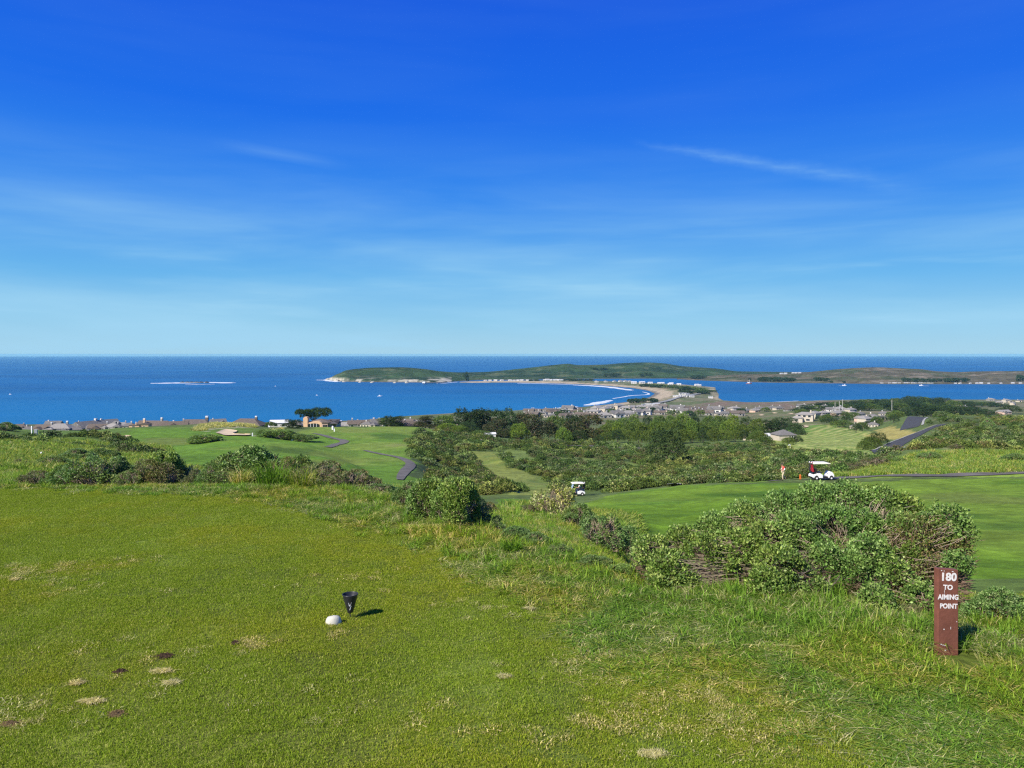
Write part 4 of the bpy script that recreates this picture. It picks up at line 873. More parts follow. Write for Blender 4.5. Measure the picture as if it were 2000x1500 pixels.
for px, py, rx, ry, n_w in ((70, 1122, 100, 16, 60), (150, 1106, 70, 10, 26), (280, 1095, 40, 7, 10), (120, 1150, 120, 18, 20), (500, 1262, 60, 14, 22), (300, 1300, 220, 60, 40), (60, 1400, 90, 30, 34), (1180, 1290, 160, 40, 60), (1330, 1370, 170, 50, 90), (1480, 1420, 160, 50, 70), (1200, 1430, 140, 50, 40), (700, 1130, 120, 20, 22), (930, 1180, 120, 22, 24), (650, 1240, 40, 12, 10), (760, 1400, 220, 60, 26)):
    for _ in range(int(n_w * .6)):
        q = hit(px + rg.normal() * rx * .55, min(1560, py + rg.normal() * ry * .55)); XS.append(q[0]); YS.append(q[1])
x, y = np.array(XS), np.array(YS); s_ = rg.uniform(.5, 1.2, len(x))
scatter('worn_turf', wp, np.stack([x, y, ground(x, y) + .006], 1), slope_rot(x, y, rg), np.stack([s_, s_, s_ * 0 + 1], 1), (m_turf,), 'worn dry straw-coloured wisps in the tee turf')
for px, Y, wpx, hpx, pal, l in ((535, 9.6, 130, 62, LUSH, 'big tussock of long pale green blades in front of the middle shrubs'), (590, 9.5, 110, 46, ROUGH, 'second tussock just right of the biggest tussock'), (1600, 5.35, 120, 60, LUSH, 'dark grass tussock under the middle of the largest shrub'), (470, 9.9, 80, 40, PALE, 'straw-coloured tussock left of the biggest tussock'), (1000, 6.2, 80, 34, LUSH, 'green tussock on the bank edge above the slope')):
    p_ = gpt(px, Y); W = wpx / F * Y; V, T, c_ = blades(240, W * .20, hpx / F * Y * 1.05, .0075, .9, pal, np.random.default_rng(int(px)))
    o = obj('grass_tussock', mesh_np('grass_tussock', V, T=T, mats=(m_grass,), col=c_)); o.location = p_; tag(o, l, 'tussock', 'tussocks of long grass')
# far grass: tufts on the banks and hillsides
FAR = [(.11, .19, .03), (.14, .22, .04), (.09, .16, .025), (.20, .23, .06)]
fp = [blades(60, .5, .42, .045, .8, FAR, np.random.default_rng(20)), blades(50, .5, .36, .05, .9, FAR, np.random.default_rng(21)), blades(40, .45, .3, .05, .9, PALE, np.random.default_rng(22))]
N = 60000; y = np.exp(rg.uniform(math.log(30), math.log(150), N)); x = y * rg.uniform(-.78, .78, N); px_, py_ = rowof(x, y)
hill = ((px_ < 330) & (y < 150)) | ((px_ < 900) & (y < 55)) | ((px_ < 800) & (y < 70) & (py_ > 945))
bank = inpoly(px_, py_, BANK) & (y > 85); sc = ((px_ > 1000) & (y < 42) & (px_ < 1240))
k = (hill | bank | sc) & (rg.random(N) < .25 + .9 * sstep(fbm(x / 4, y / 4, seed=9), .38, .6)); x, y = x[k], y[k]
P = np.stack([x, y, ground(x, y) - .02], 1); s_ = rg.uniform(.6, 1.3, len(x)) * (.7 + y / 150)
scatter('meadow_grass', fp, P, slope_rot(x, y, rg), np.stack([s_, s_, s_], 1), (m_grass,), 'long bright grass on the slopes beyond the tee')
print('meadow', len(x))
N = 2600; y = rg.uniform(205, 300, N); x = y * rg.uniform(-.45, -.28, N); px_, py_ = rowof(x, y); k = inpoly(px_, py_, DUNE) | inpoly(px_, py_, [(508, 850), (520, 841), (555, 837), (548, 842), (525, 848)]); x, y = x[k], y[k]
dp = [blades(40, .6, .7, .06, .8, PALE, np.random.default_rng(23))]; s_ = rg.uniform(.7, 1.3, len(x))
scatter('dune_grass', dp, np.stack([x, y, ground(x, y)], 1), np.c_[np.zeros((len(x), 2)), rg.uniform(0, 6.28, len(x))], np.stack([s_, s_, s_], 1), (m_grass,), 'pale dry grass along the crests of the mounds by the bunker')
# scrub
def clump(seed, pal, L, dens, ndom, nl=4):
    r_ = np.random.default_rng(seed); dmm = rand_domes(seed, ndom, 1, 1, .6, .3, .5); P, D_ = dome_tips(dmm, dens, r_, lo=-.1, shell=.2); Pl = np.repeat(P, nl, 0); Dl = np.repeat(D_, nl, 0)
    A = unit(Dl * .7 + r_.normal(size=Pl.shape) * .7); c_ = np.clip(np.repeat(pick_cols(pal, len(P), r_, .2), nl, 0) * (1 + .2 * r_.normal(size=(len(Pl), 1))), .01, .6)
    return leaves(Pl + r_.normal(size=Pl.shape) * .03 - A * L * .4, A, L, L * .65, c_, r_)
SCP = [(.048, .088, .020), (.062, .105, .026), (.085, .135, .035), (.036, .066, .018)]
scp = [clump(31, SCP, .075, 190, 11), clump(32, SCP, .075, 190, 10), clump(33, [(.085, .13, .032), (.14, .18, .06), (.06, .09, .024)], .085, 130, 8), clump(34, [(.065, .075, .03), (.05, .075, .022), (.12, .11, .06)], .07, 120, 8), clump(35, [(.045, .08, .022), (.15, .18, .09), (.055, .09, .025)], .085, 130, 8)]
N = 52000; y = np.exp(rg.uniform(math.log(92), math.log(420), N)); x = y * rg.uniform(-.80, .80, N); px_, py_ = rowof(x, y); px_, py_ = warp(px_, py_, x, y)
m1_ = inpoly(px_, py_, SCRUB1) & (y < 330) & ~(inpoly(px_, py_, GULLY)); nn = fbm(x / 9, y / 9, seed=14)
m2_ = inpoly(px_, py_, SCRUB2) & (y > 125) & (nn > .47)
m3_ = (px_ < 330) & (y < 230) & (y > 60) & (nn > .655) & (py_ > 852) & ~inpoly(px_, py_, FL)
back = (y > 92) & (y < 265) & (px_ > 806) & (px_ < 1640) & (py_ > np.interp(px_, [806, 960, 1500, 1560, 1640], [846, 858, 874, 882, 893])) & ~inpoly(px_, py_, GULLY) & ~inpoly(px_, py_, [(958, 1000), (958, 968), (1062, 968), (1062, 1000)])
k = (m1_ | m2_ | m3_ | (back & (y > 110))) & ~((px_ > 1085) & (px_ < 1200) & (y < 116)) & ~inpoly(px_, py_, STRIPE) & (fbm(x / 16, y / 16, seed=71) < .69)
for pl, dd_ in ROADS: k &= segdist(x, y, pl, closed=False) > dd_
x, y = x[k], y[k]
k2 = rg.random(len(x)) < .62; x, y = x[k2], y[k2]; s_ = rg.uniform(1.1, 3.3, len(x)) * (.75 + y / 500); P = np.stack([x, y, ground(x, y) - .1], 1)
scatter('scrub', scp, P, np.c_[np.zeros((len(x), 2)), rg.uniform(0, 6.28, len(x))], np.stack([s_, s_, s_ * rg.uniform(.55, 1.15, len(x))], 1), (m_scr,), 'dense dark green coastal scrub covering the valley sides')
print('scrub', len(x))
#@@PART3
# ------------------------------------------------------------------ trees
TR = {}
def tree_proto(key, seed, domes, dens, nl, L, W, pal, trunk, limbs, spread=.03, lo=-.5, gapf=0, gapthr=.4, shell=.2, lobes=.22):
    """unit tree: height 1, foliage from domes, trunk and limbs"""
    r_ = np.random.default_rng(seed); P, D_ = dome_tips(domes, dens, r_, lo, gapf, gapthr, shell=shell, lobes=lobes); n = len(P)
    Pl = np.repeat(P, nl, 0); Dl = np.repeat(D_, nl, 0); col = np.clip(np.repeat(pick_cols(pal, n, r_, .16), nl, 0) * (1 + .18 * r_.normal(size=(n * nl, 1))), .006, .5)
    A = unit(Dl * .8 + r_.normal(size=Pl.shape) * .6); V, T, c_ = leaves(Pl + r_.normal(size=Pl.shape) * spread - A * L * .4, A, L, W, col, r_)
    crown = mesh_np(key + '_crown', V, T=T, mats=(m_leafd,), col=c_)
    dd = np.array(domes); idx = r_.choice(len(dd), min(limbs, len(dd)), replace=False); ends = dd[idx, :3]
    K = 5; s = np.linspace(0, 1, K)[None, :, None]; st = np.array([[0, 0, trunk * q] for q in r_.uniform(.45, 1, len(idx))]); pth = st[:, None] * (1 - s) + ends[:, None] * s + r_.normal(size=(len(idx), K, 3)) * .012 * np.sin(s * 3.14)
    V1, Q1 = tubes(pth, np.repeat(np.linspace(.016, .005, K)[None], len(idx), 0), 4)
    tz = np.linspace(-.05, trunk, 5); pt_ = np.stack([.02 * np.sin(tz * 9 + seed), .02 * np.cos(tz * 7), tz], 1)[None]; V2, Q2 = tubes(pt_, np.linspace(.035, .018, 5)[None], 6)
    TR[key] = (crown, mesh_np(key + '_trunk', np.concatenate([V1, V2]), Q=np.concatenate([Q1, Q2 + len(V1)]), mats=(m_trunk,)))
CYP = [(.022, .045, .016), (.030, .058, .020), (.018, .036, .014), (.045, .075, .025)]
CYB = [(.030, .045, .018), (.055, .058, .026), (.040, .060, .020), (.080, .070, .035)]
GRN = [(.060, .105, .022), (.085, .130, .030), (.045, .085, .018), (.11, .155, .04)]
YGR = [(.095, .16, .025), (.13, .19, .035), (.07, .125, .02)]
DEN = [(.030, .055, .020), (.042, .072, .026), (.024, .044, .018)]
def tiers(seed, n, rb, rt, z0=.15, z1=.95, flat=.35):
    r_ = np.random.default_rng(seed); o_ = []
    for i in range(n):
        q = (i + r_.random()) / n; z = z0 + (z1 - z0) * q; R_ = rb + (rt - rb) * q; a_ = r_.uniform(0, 6.28); s = r_.uniform(.2, .8) * R_; w_ = R_ * r_.uniform(.42, .7)
        o_.append((math.cos(a_) * s, math.sin(a_) * s, z, w_, w_, w_ * flat * r_.uniform(.8, 1.3)))
    return o_
def lumps(seed, n, R_, z0, z1, r0, r1):
    r_ = np.random.default_rng(seed); o_ = []
    for i in range(n):
        a_ = r_.uniform(0, 6.28); q = math.sqrt(r_.random()); z = z0 + (z1 - z0) * math.sqrt(max(0, 1 - q * q * .8)) * r_.uniform(.55, 1); rr = r_.uniform(r0, r1)
        o_.append((math.cos(a_) * q * R_, math.sin(a_) * q * R_, z - rr * .5, rr, rr, rr * r_.uniform(.75, 1.1)))
    return o_
tree_proto('cypress', 1, tiers(1, 17, .52, .30, .12, .92, .42), 520, 4, .050, .026, CYP, .7, 12)
tree_proto('cypress_brown', 2, tiers(2, 18, .58, .26, .10, .93, .36), 480, 4, .050, .026, CYB, .7, 12)
tree_proto('broadleaf', 3, lumps(3, 17, .42, .15, .95, .17, .27), 520, 4, .042, .028, GRN, .5, 9)
tree_proto('broadleaf_light', 4, lumps(4, 15, .36, .12, .95, .17, .26), 520, 4, .042, .028, YGR, .5, 9)
tree_proto('pine_dense', 5, lumps(5, 14, .40, .12, .96, .18, .28), 420, 4, .045, .026, DEN, .5, 9)
tree_proto('cypress_cone', 6, tiers(6, 18, .48, .10, .05, .93, .5), 520, 4, .045, .022, DEN, .8, 10)
r_ = np.random.default_rng(66); um = [(x, y_, .80 + .06 * r_.normal() - .10 * (abs(x) / 1.2) ** 2, r_.uniform(.2, .32), r_.uniform(.2, .32), r_.uniform(.10, .16)) for x, y_ in zip(np.linspace(-1.05, 1.05, 17), r_.uniform(-.4, .4, 17))]
um += [(x, y_, .60 + .05 * r_.normal(), .2, .2, .10) for x, y_ in zip(np.linspace(-.7, .75, 8), r_.uniform(-.3, .3, 8))]
tree_proto('umbrella_cypress', 7, um, 560, 4, .055, .03, CYP, .55, 16, lo=-.4)
tree_proto('distant_tree', 8, lumps(8, 7, .5, .15, .95, .22, .36), 260, 3, .10, .08, DEN, .4, 4)
tree_proto('distant_green', 9, lumps(9, 8, .5, .15, .95, .22, .36), 130, 3, .10, .08, GRN, .4, 4)
def tree(px, Y, toprow, wpx, key, label, group=None, pt=None, name=None, cat='tree', minh=.5):
    x, y, z = pt if pt else gpt(px, Y)
    top = H - (toprow - HY) / F * y; hh = max(minh, top - z); W = wpx / F * y
    base = {'umbrella_cypress': 2.5}.get(key, 1.05)
    o = empty(name or ('cypress_tree' if 'cypress' in key else 'tree'), (x, y, z - .02 * hh), rng.uniform(0, 6.28) if base < 2 else 0, label, cat, group, (W / base, W / base, hh))
    c_, tr_ = TR[key]; obj('crown', c_, o); obj('trunk', tr_, o); return o
ORD = ['first', 'second', 'third', 'fourth', 'fifth', 'sixth', 'seventh', 'eighth', 'ninth', 'tenth', 'eleventh', 'twelfth', 'thirteenth', 'fourteenth', 'fifteenth', 'sixteenth', 'seventeenth', 'eighteenth', 'nineteenth', 'twentieth',
       'twenty-first', 'twenty-second', 'twenty-third', 'twenty-fourth', 'twenty-fifth', 'twenty-sixth', 'twenty-seventh', 'twenty-eighth', 'twenty-ninth', 'thirtieth']
for a_ in [
 (612, 330, 796, 74, 'umbrella_cypress', 'wide flat-topped cypress standing against the sea behind the tan house'),
 (572, 292, 818, 42, 'cypress', 'small flat dark cypress in front of the pale house left of the tan house'),
 (529, 300, 822, 20, 'broadleaf', 'round green bush-like tree between the chimney house and the pale house'),
 (768, 318, 811, 52, 'cypress', 'dark rounded tree on the fairway crest, right of the shore houses'),
 (748, 330, 814, 34, 'broadleaf', 'green tree at the left shoulder of the dark rounded tree'),
 (830, 322, 810, 46, 'cypress_brown', 'brownish low cypress behind the dry footpath'),
 (862, 330, 808, 44, 'broadleaf', 'green tree between the brownish cypress and the tall wood'),
 (874, 316, 826, 44, 'broadleaf_light', 'bright green tree in front of the left end of the wood'),
 (893, 312, 832, 36, 'broadleaf_light', 'second bright green tree in front of the left end of the wood'),
 (880, 350, 810, 20, 'broadleaf_light', 'yellowish tree peeping over the green one'),
 (915, 345, 795, 76, 'cypress', 'tall dark cypress at the left end of the wood'),
 (945, 350, 797, 60, 'cypress', 'dark cypress right of the tallest left one in the wood'),
 (915, 322, 822, 40, 'pine_dense', 'grey-green tree under the left cypresses'),
 (938, 308, 840, 36, 'broadleaf', 'round grey-green tree beside the white wall'),
 (898, 320, 828, 34, 'broadleaf', 'olive tree under the left cypress'),
 (985, 345, 796, 62, 'cypress', 'dark cypress with a pointed top, left of centre in the wood'),
 (970, 330, 815, 56, 'cypress_brown', 'spreading dark cypress above the green verge'),
 (1020, 350, 803, 50, 'cypress_brown', 'brown-topped cypress in the middle of the wood'),
 (1045, 330, 804, 80, 'cypress_brown', 'broad brownish cypress in the middle of the wood'),
 (1015, 318, 826, 42, 'broadleaf_light', 'yellow-green tree between two dark cypresses'),
 (1085, 335, 806, 44, 'broadleaf', 'green tree between the two broad brown cypresses'),
 (1100, 306, 834, 32, 'broadleaf_light', 'bright green rounded tree low in front of the wood'),
 (1110, 312, 842, 22, 'broadleaf_light', 'small bright green tree touching the rounded one'),
 (1145, 328, 806, 94, 'cypress_brown', 'broadest layered cypress at the right end of the dark wood'),
 (1120, 345, 808, 50, 'cypress', 'dark cypress behind the broadest layered one'),
 (1128, 316, 838, 40, 'pine_dense', 'dark tree at the foot of the broadest layered cypress'),
 (1168, 305, 848, 24, 'pine_dense', 'small dark shrub-like tree just beside the grey track'),
 (1303, 215, 829, 74, 'pine_dense', 'lone dark conical cypress standing in the scrub'),
 (1535, 400, 812, 60, 'pine_dense', 'dark tree behind the farm-like white building'),
 (1508, 405, 818, 50, 'cypress', 'dark spreading cypress behind the white chimney'),
 (1553, 385, 825, 34, 'pine_dense', 'dark tree at the right of the white building'),
 (1566, 370, 840, 22, 'pine_dense', 'small dark tree at the edge of the striped fairway'),
 (1555, 300, 850, 26, 'pine_dense', 'dark tree at the left edge of the striped fairway'),
 (1540, 290, 852, 24, 'broadleaf', 'green tree below the white building'),
 (1495, 295, 850, 30, 'broadleaf', 'green tree in front of the white building'),
 (1480, 300, 838, 36, 'broadleaf', 'green tree at the right end of the green wood'),
 (1645, 455, 819, 38, 'broadleaf', 'rounded green tree at the end of the striped fairway'),
 (1622, 480, 815, 40, 'pine_dense', 'dark hedge-like tree right of the pink house'),
 (1697, 455, 820, 34, 'pine_dense', 'dark tree below the white villas'),
 (1715, 250, 842, 36, 'pine_dense', 'dark tree at the outer edge of the road bend'),
 (1702, 245, 850, 34, 'broadleaf', 'green tree left of the road bend'),
 (1690, 238, 858, 28, 'broadleaf', 'low green tree at the right edge of the striped fairway'),
 (1930, 470, 810, 24, 'cypress_cone', 'dark conical tree on the far right below the houses'),
 (1970, 700, 790, 44, 'pine_dense', 'dark tree right of the pale house on the far right'),
 (1752, 560, 800, 26, 'broadleaf', 'green tree right of the slatted grey house'),
]: tree(*a_, group='trees around the valley')
def tree_row(pxs, Ys, tops, ws, keys, where, group, **kw):
    n = len(pxs); order = list(np.argsort(pxs))
    for k_, i in enumerate(order):
        tree(float(pxs[i]), float(Ys[i]), float(tops[i]), float(ws[i]), keys[i % len(keys)], f'{ORD[k_]} tree from the left in {where}', group, **kw)
rt_ = np.random.default_rng(17); J = lambda n, s: rt_.normal(size=n) * s
a_ = np.linspace(1192, 1478, 13); tree_row(a_, 385 + J(13, 6), np.interp(a_, [1192, 1250, 1330, 1400, 1478], [814, 806, 804, 806, 812]) + J(13, 1), 34 + J(13, 3), ['broadleaf', 'broadleaf', 'broadleaf_light', 'pine_dense'], 'the back line of the green wood', 'trees of the green wood')
a_ = np.linspace(1182, 1470, 13); tree_row(a_, 350 + J(13, 5), np.interp(a_, [1182, 1250, 1330, 1400, 1470], [826, 820, 818, 820, 826]) + J(13, 1.5), 36 + J(13, 3), ['broadleaf', 'broadleaf_light', 'broadleaf'], 'the middle line of the green wood', 'trees of the green wood')
a_ = np.linspace(1185, 1478, 15); tree_row(a_, 318 + J(15, 4), np.interp(a_, [1185, 1250, 1330, 1400, 1478], [840, 838, 834, 833, 840]) + J(15, 2), 28 + J(15, 3), ['broadleaf', 'pine_dense', 'broadleaf', 'broadleaf'], 'the front line of the green wood', 'trees of the green wood')
a_ = np.linspace(1592, 1960, 27); tree_row(a_, 1010 + J(27, 14), np.interp(a_, [1592, 1640, 1700, 1755, 1790, 1830, 1880, 1960], [787, 783, 779, 777, 770.5, 775, 782, 788]) + J(27, 1), 30 + J(27, 3), ['pine_dense', 'cypress', 'pine_dense', 'broadleaf'], 'the skyline row of the dark wood by the harbour', 'trees of the dark wood')
a_ = np.linspace(1560, 1900, 20); tree_row(a_, 830 + J(20, 12), np.interp(a_, [1560, 1640, 1700, 1790, 1860, 1900], [793, 789, 787, 783, 790, 794]) + J(20, 1), 34 + J(20, 3), ['pine_dense', 'cypress', 'broadleaf'], 'the middle row of the dark wood by the harbour', 'trees of the dark wood')
a_ = np.linspace(1755, 1935, 12); tree_row(a_, 610 + J(12, 8), np.interp(a_, [1755, 1800, 1870, 1935], [798, 790, 792, 800]) + J(12, 1), 34 + J(12, 3), ['cypress', 'pine_dense'], 'the dark row above the scrub hill', 'trees of the dark wood')
a_ = np.linspace(1232, 1280, 6); tree_row(a_, 1222 + J(6, 6), 776.5 + J(6, 1.2), 17 + J(6, 2), ['distant_tree'], 'the dark clump behind the beach corner', 'trees on the sandspit', minh=4)
a_ = np.linspace(1262, 1395, 17); tree_row(a_, np.interp(a_, [1262, 1300, 1340, 1375, 1395], [1850, 1760, 1600, 1540, 1640]) + J(17, 8), np.interp(a_, [1262, 1300, 1340, 1375, 1395], [749.5, 751, 753.5, 757.5, 764]) + J(17, .5), 18 + J(17, 2), ['distant_tree', 'distant_green'], 'the dark belt along the sandspit', 'trees on the sandspit', minh=4)
a_ = np.linspace(1332, 1372, 5); tree_row(a_, 1505 + J(5, 8), 761.5 + J(5, .6), 16 + J(5, 2), ['distant_tree'], 'the near clump on the sandspit', 'trees on the sandspit', minh=4)
def far_row(pxs, row, hpx, wpx, where, hitf):
    for k_, px in enumerate(pxs):
        pt = hitf(px, row + float(J(1, .3)[0])); tree(px, 0, row - hpx * rt_.uniform(1.0, 1.3), wpx * rt_.uniform(.8, 1.2), 'distant_tree', f'{ORD[k_]} dark tree from left in {where}', 'trees across the water', pt=pt)
far_row(np.linspace(1186, 1208, 3), 737, 9, 12, 'the dark grove below the headland summit', hitA)
far_row(np.linspace(1252, 1272, 3), 735, 7, 11, 'the round dark patch right of the headland summit', hitA)
far_row(np.linspace(1160, 1176, 2), 722, 4, 12, 'the small grove on the headland slope', hitA)
far_row([1354, 1365, 1376], 740.5, 7, 12, 'the rounded grove at the harbour mouth', hitB)
far_row(np.linspace(1485, 1548, 9), 745.5, 9, 13, 'the long grove across the harbour', hitB)
far_row([1464], 742.5, 4, 8, 'the lone spot left of the long grove', hitB)
far_row(np.linspace(1592, 1616, 4), 745, 8, 10, 'the grove above the moored boat', hitB)
far_row([1622, 1648], 748, 4, 8, 'the pair at the harbour edge', hitB)
far_row(np.linspace(1765, 1800, 5), 746, 8, 11, 'the grove behind the marina, left part', hitB)
far_row(np.linspace(1812, 1834, 3), 746, 7, 11, 'the grove behind the marina, middle part', hitB)
far_row(np.linspace(1848, 1890, 6), 746.5, 8, 12, 'the grove behind the marina, right part', hitB)
far_row([1995, 2005], 745, 12, 16, 'the grove at the right picture edge across the harbour', hitB)
far_row([909], 727.5, 3.5, 9, 'the low saddle of the headland', hitA)
far_row(np.linspace(1038, 1046, 2), 746, 5, 9, 'the clump among the spit houses', lambda px, r: (lambda q: (q[0], q[1], 2.0))(sea_xy(px, 746.2)))
far_row(np.linspace(1100, 1156, 7), 746, 6, 12, 'the dark line behind the far beach', lambda px, r: (lambda q: (q[0], q[1], 2.0))(sea_xy(px, 745.6)))

# ------------------------------------------------------------------ houses
WALLS = {'cream': mat_plain('stucco_cream', (.48, .42, .33), .9, .08, 1), 'grey': mat_plain('siding_grey', (.27, .255, .23), .9, .12, 2), 'tan': mat_plain('stucco_tan', (.60, .40, .24), .9, .08, 1),
         'white': mat_plain('wall_white', (.58, .56, .52), .8, .05, 1), 'pink': mat_plain('stucco_pink', (.60, .42, .33), .9, .08, 1), 'brown': mat_plain('shingle_brown', (.16, .12, .09), .9, .2, 3), 'red': mat_plain('wall_red', (.30, .10, .07), .9, .2, 3)}
ROOFS = {'grey': mat_plain('roof_grey_shake', (.15, .142, .13), .95, .25, 1.5, .3), 'brown': mat_plain('roof_brown_shake', (.125, .10, .078), .95, .25, 1.5, .3), 'dark': mat_plain('roof_dark', (.075, .07, .07), .9, .25, 1.5, .3),
         'light': mat_plain('roof_light', (.25, .235, .21), .95, .15, 1.5), 'green': mat_plain('roof_green', (.22, .32, .27), .8, .1, 1), 'white': mat_plain('roof_white', (.60, .60, .59), .7, .05, 1), 'redroof': mat_plain('roof_red', (.38, .10, .06), .8, .1, 1)}
m_glass = mat_plain('dark_glass', (.02, .025, .03), .12, .1, 1, spec=.6); m_trim = mat_plain('white_trim', (.72, .70, .66), .6, .05, 2); m_cap = mat_plain('chimney_cap', (.80, .80, .80), .4, .05, 2, metal=.3)
PROTO = {}
def roof_mesh(x0, x1, y0, y1, ze, hr, hip, along, oh=.45, th=.18):
    x0 -= oh; x1 += oh; y0 -= oh; y1 += oh; b = MB(); cx_, cy_ = (x0 + x1) / 2, (y0 + y1) / 2
    if along == 'x': k = (y1 - y0) / 2 * (.95 if hip else 0); r0_, r1_ = (x0 + k, cy_, ze + hr), (x1 - k, cy_, ze + hr)
    else: k = (x1 - x0) / 2 * (.95 if hip else 0); r0_, r1_ = (cx_, y0 + k, ze + hr), (cx_, y1 - k, ze + hr)
    A, B, C_, D__ = (x0, y0, ze), (x1, y0, ze), (x1, y1, ze), (x0, y1, ze); dn = lambda q: (q[0], q[1], q[2] - th)
    b.v = [A, B, C_, D__, r0_, r1_, dn(A), dn(B), dn(C_), dn(D__)]
    if along == 'x': b.f = [(0, 1, 5, 4), (2, 3, 4, 5), (1, 2, 5), (3, 0, 4)]
    else: b.f = [(1, 2, 5, 4), (3, 0, 4, 5), (0, 1, 4), (2, 3, 5)]
    b.f += [(0, 6, 7, 1), (1, 7, 8, 2), (2, 8, 9, 3), (3, 9, 6, 0), (9, 8, 7, 6)]
    return b
def house_proto(key, wall, roof, wings, chim=(), wins=(), doors=()):
    """parts: wall, roof (> chimney), window (> pane), door. wings: (x0,x1,y0,y1,eave,rise,hip,along)"""
    parts = []
    for wg in wings:
        x0, x1, y0, y1, ze, hr, hip, al = wg; b = MB().box(x0, x1, y0, y1, -2.5, ze)
        if not hip:
            if al == 'x': [b.hexa([(x, y0, ze), (x, y1, ze), (x, (y0 + y1) / 2, ze + hr * .93)], [(x + s_, y0, ze), (x + s_, y1, ze), (x + s_, (y0 + y1) / 2, ze + hr * .93)]) for x, s_ in ((x0, .15), (x1 - .15, .15))]
            else: [b.hexa([(x0, y, ze), (x1, y, ze), ((x0 + x1) / 2, y, ze + hr * .93)], [(x0, y + .15, ze), (x1, y + .15, ze), ((x0 + x1) / 2, y + .15, ze + hr * .93)]) for y in (y0, y1 - .15)]
        parts.append(('wall', b.mesh('wall', WALLS[wall] if isinstance(wall, str) else wall), None))
        parts.append(('roof', roof_mesh(x0, x1, y0, y1, ze + .02, hr, hip, al).mesh('roof', ROOFS[roof]), None))
    nroof = [i for i, q in enumerate(parts) if q[0] == 'roof'][0]
    for (x, y, zt, s_, cap) in chim:
        parts.append(('chimney', MB().box(x - s_ / 2, x + s_ / 2, y - s_ / 2, y + s_ / 2, 1.5, zt).mesh('chimney', WALLS[wall]), nroof))
        if cap: parts.append(('chimney_cap', MB().box(x - s_ * .45, x + s_ * .45, y - s_ * .45, y + s_ * .45, zt, zt + s_ * .55).mesh('chimney_cap', m_cap), nroof))
    for (x, z0, ww, hh, yf) in wins:
        fr_ = MB(); e_ = .12
        fr_.box(x - ww / 2 - e_, x + ww / 2 + e_, yf - .06, yf, z0 - e_, z0); fr_.box(x - ww / 2 - e_, x + ww / 2 + e_, yf - .06, yf, z0 + hh, z0 + hh + e_); fr_.box(x - ww / 2 - e_, x - ww / 2, yf - .06, yf, z0, z0 + hh); fr_.box(x + ww / 2, x + ww / 2 + e_, yf - .06, yf, z0, z0 + hh)
        i = len(parts); parts.append(('window', fr_.mesh('window', m_trim), None)); parts.append(('pane', MB().box(x - ww / 2, x + ww / 2, yf - .03, yf - .005, z0, z0 + hh).mesh('pane', m_glass), i))
    for (x, ww, hh, yf, m_) in doors: parts.append(('door', MB().box(x - ww / 2, x + ww / 2, yf - .05, yf, 0, hh).mesh('door', m_), None))
    zt = max([w_[4] + w_[5] for w_ in wings]); xs = [w_[0] for w_ in wings] + [w_[1] for w_ in wings]
    PROTO[key] = (parts, max(xs) - min(xs), zt)
house_proto('hip_a', 'cream', 'grey', [(-8, 3, -4, 5, 3, 2.4, True, 'x'), (3, 8.5, -6, 3, 2.8, 1.9, True, 'y')], [(-4, 1, 6.2, 1.0, True)], [(-6, .9, 1.6, 1.3, -4), (-3, .9, 1.6, 1.3, -4), (0, .9, 1.6, 1.3, -4), (5.8, .9, 2.4, 1.4, -6)])
house_proto('hip_b', 'grey', 'light', [(-7, 7, -4.5, 4.5, 3.2, 2.6, True, 'x'), (-6.5, -1.5, -7, -4.5, 3.0, 1.6, True, 'y')], [(3, 2, 6.6, 1.1, True)], [(1, .9, 2, 1.4, -4.5), (4.5, .9, 2, 1.4, -4.5), (-4, .8, 2.2, 1.4, -7)])
house_proto('gable_a', 'white', 'grey', [(-6, 6, -4, 4, 3.6, 2.6, False, 'x'), (-5, 0, -6.5, -4, 3.2, 2.0, False, 'y')], [(4, 0, 7, 1.0, False)], [(3.2, 1, 2.4, 1.5, -4), (-2.5, .9, 1.8, 1.5, -6.5)])
house_proto('gable_b', 'pink', 'light', [(-7, 7, -4, 4, 2.9, 2.0, False, 'x'), (2, 6.5, -6, -4, 2.7, 1.4, True, 'y')], [], [(-4.5, .9, 2.2, 1.3, -4), (-1, .9, 1.6, 1.3, -4), (4.2, .8, 2, 1.3, -6)])
house_proto('low_brown', 'brown', 'brown', [(-11, 9, -6, 6, 2.6, 3.6, True, 'x'), (-4, 6, -8, -6, 2.5, 1.6, True, 'x')], [(4, 1, 7.0, 1.2, True)], [(-7, .8, 2.4, 1.2, -6), (7.6, .8, 1.6, 1.2, -6)])
house_proto('two_storey', 'cream', 'light', [(-6, 6, -4, 4, 5.2, 1.8, True, 'x'), (-8, -1, -7, -3.9, 2.8, 1.4, True, 'x')], [(4, 1, 7.8, 1.1, False)], [(-3.5, 3.4, 2, 1.3, -4), (0, 3.4, 2, 1.3, -4), (3.5, 3.4, 2, 1.3, -4), (-5, .8, 2.4, 1.3, -7), (2.5, .8, 2.6, 1.4, -4)])
house_proto('grey_gable', 'grey', 'brown', [(-7.5, 7.5, -4, 4, 3, 2.7, False, 'x'), (-1, 4, -6.5, -4, 2.8, 1.9, False, 'y')], [(-4.5, 0, 6.8, 1.0, True)], [(-5, .9, 1.8, 1.3, -4), (1.5, .9, 2, 1.3, -6.5), (6, .9, 1.4, 1.3, -4)])
house_proto('tan_flat', 'tan', 'brown', [(-5, 3, -4, 4, 3.3, 1.0, True, 'x'), (3, 10, -3, 5, 3.6, 1.6, False, 'y')], [(5, 2, 7.6, 1.7, True), (.2, -3, 5.6, .8, True)], [(-1.5, .6, 2.2, 1.8, -4), (6.5, 1, 2, 1.3, -3)])
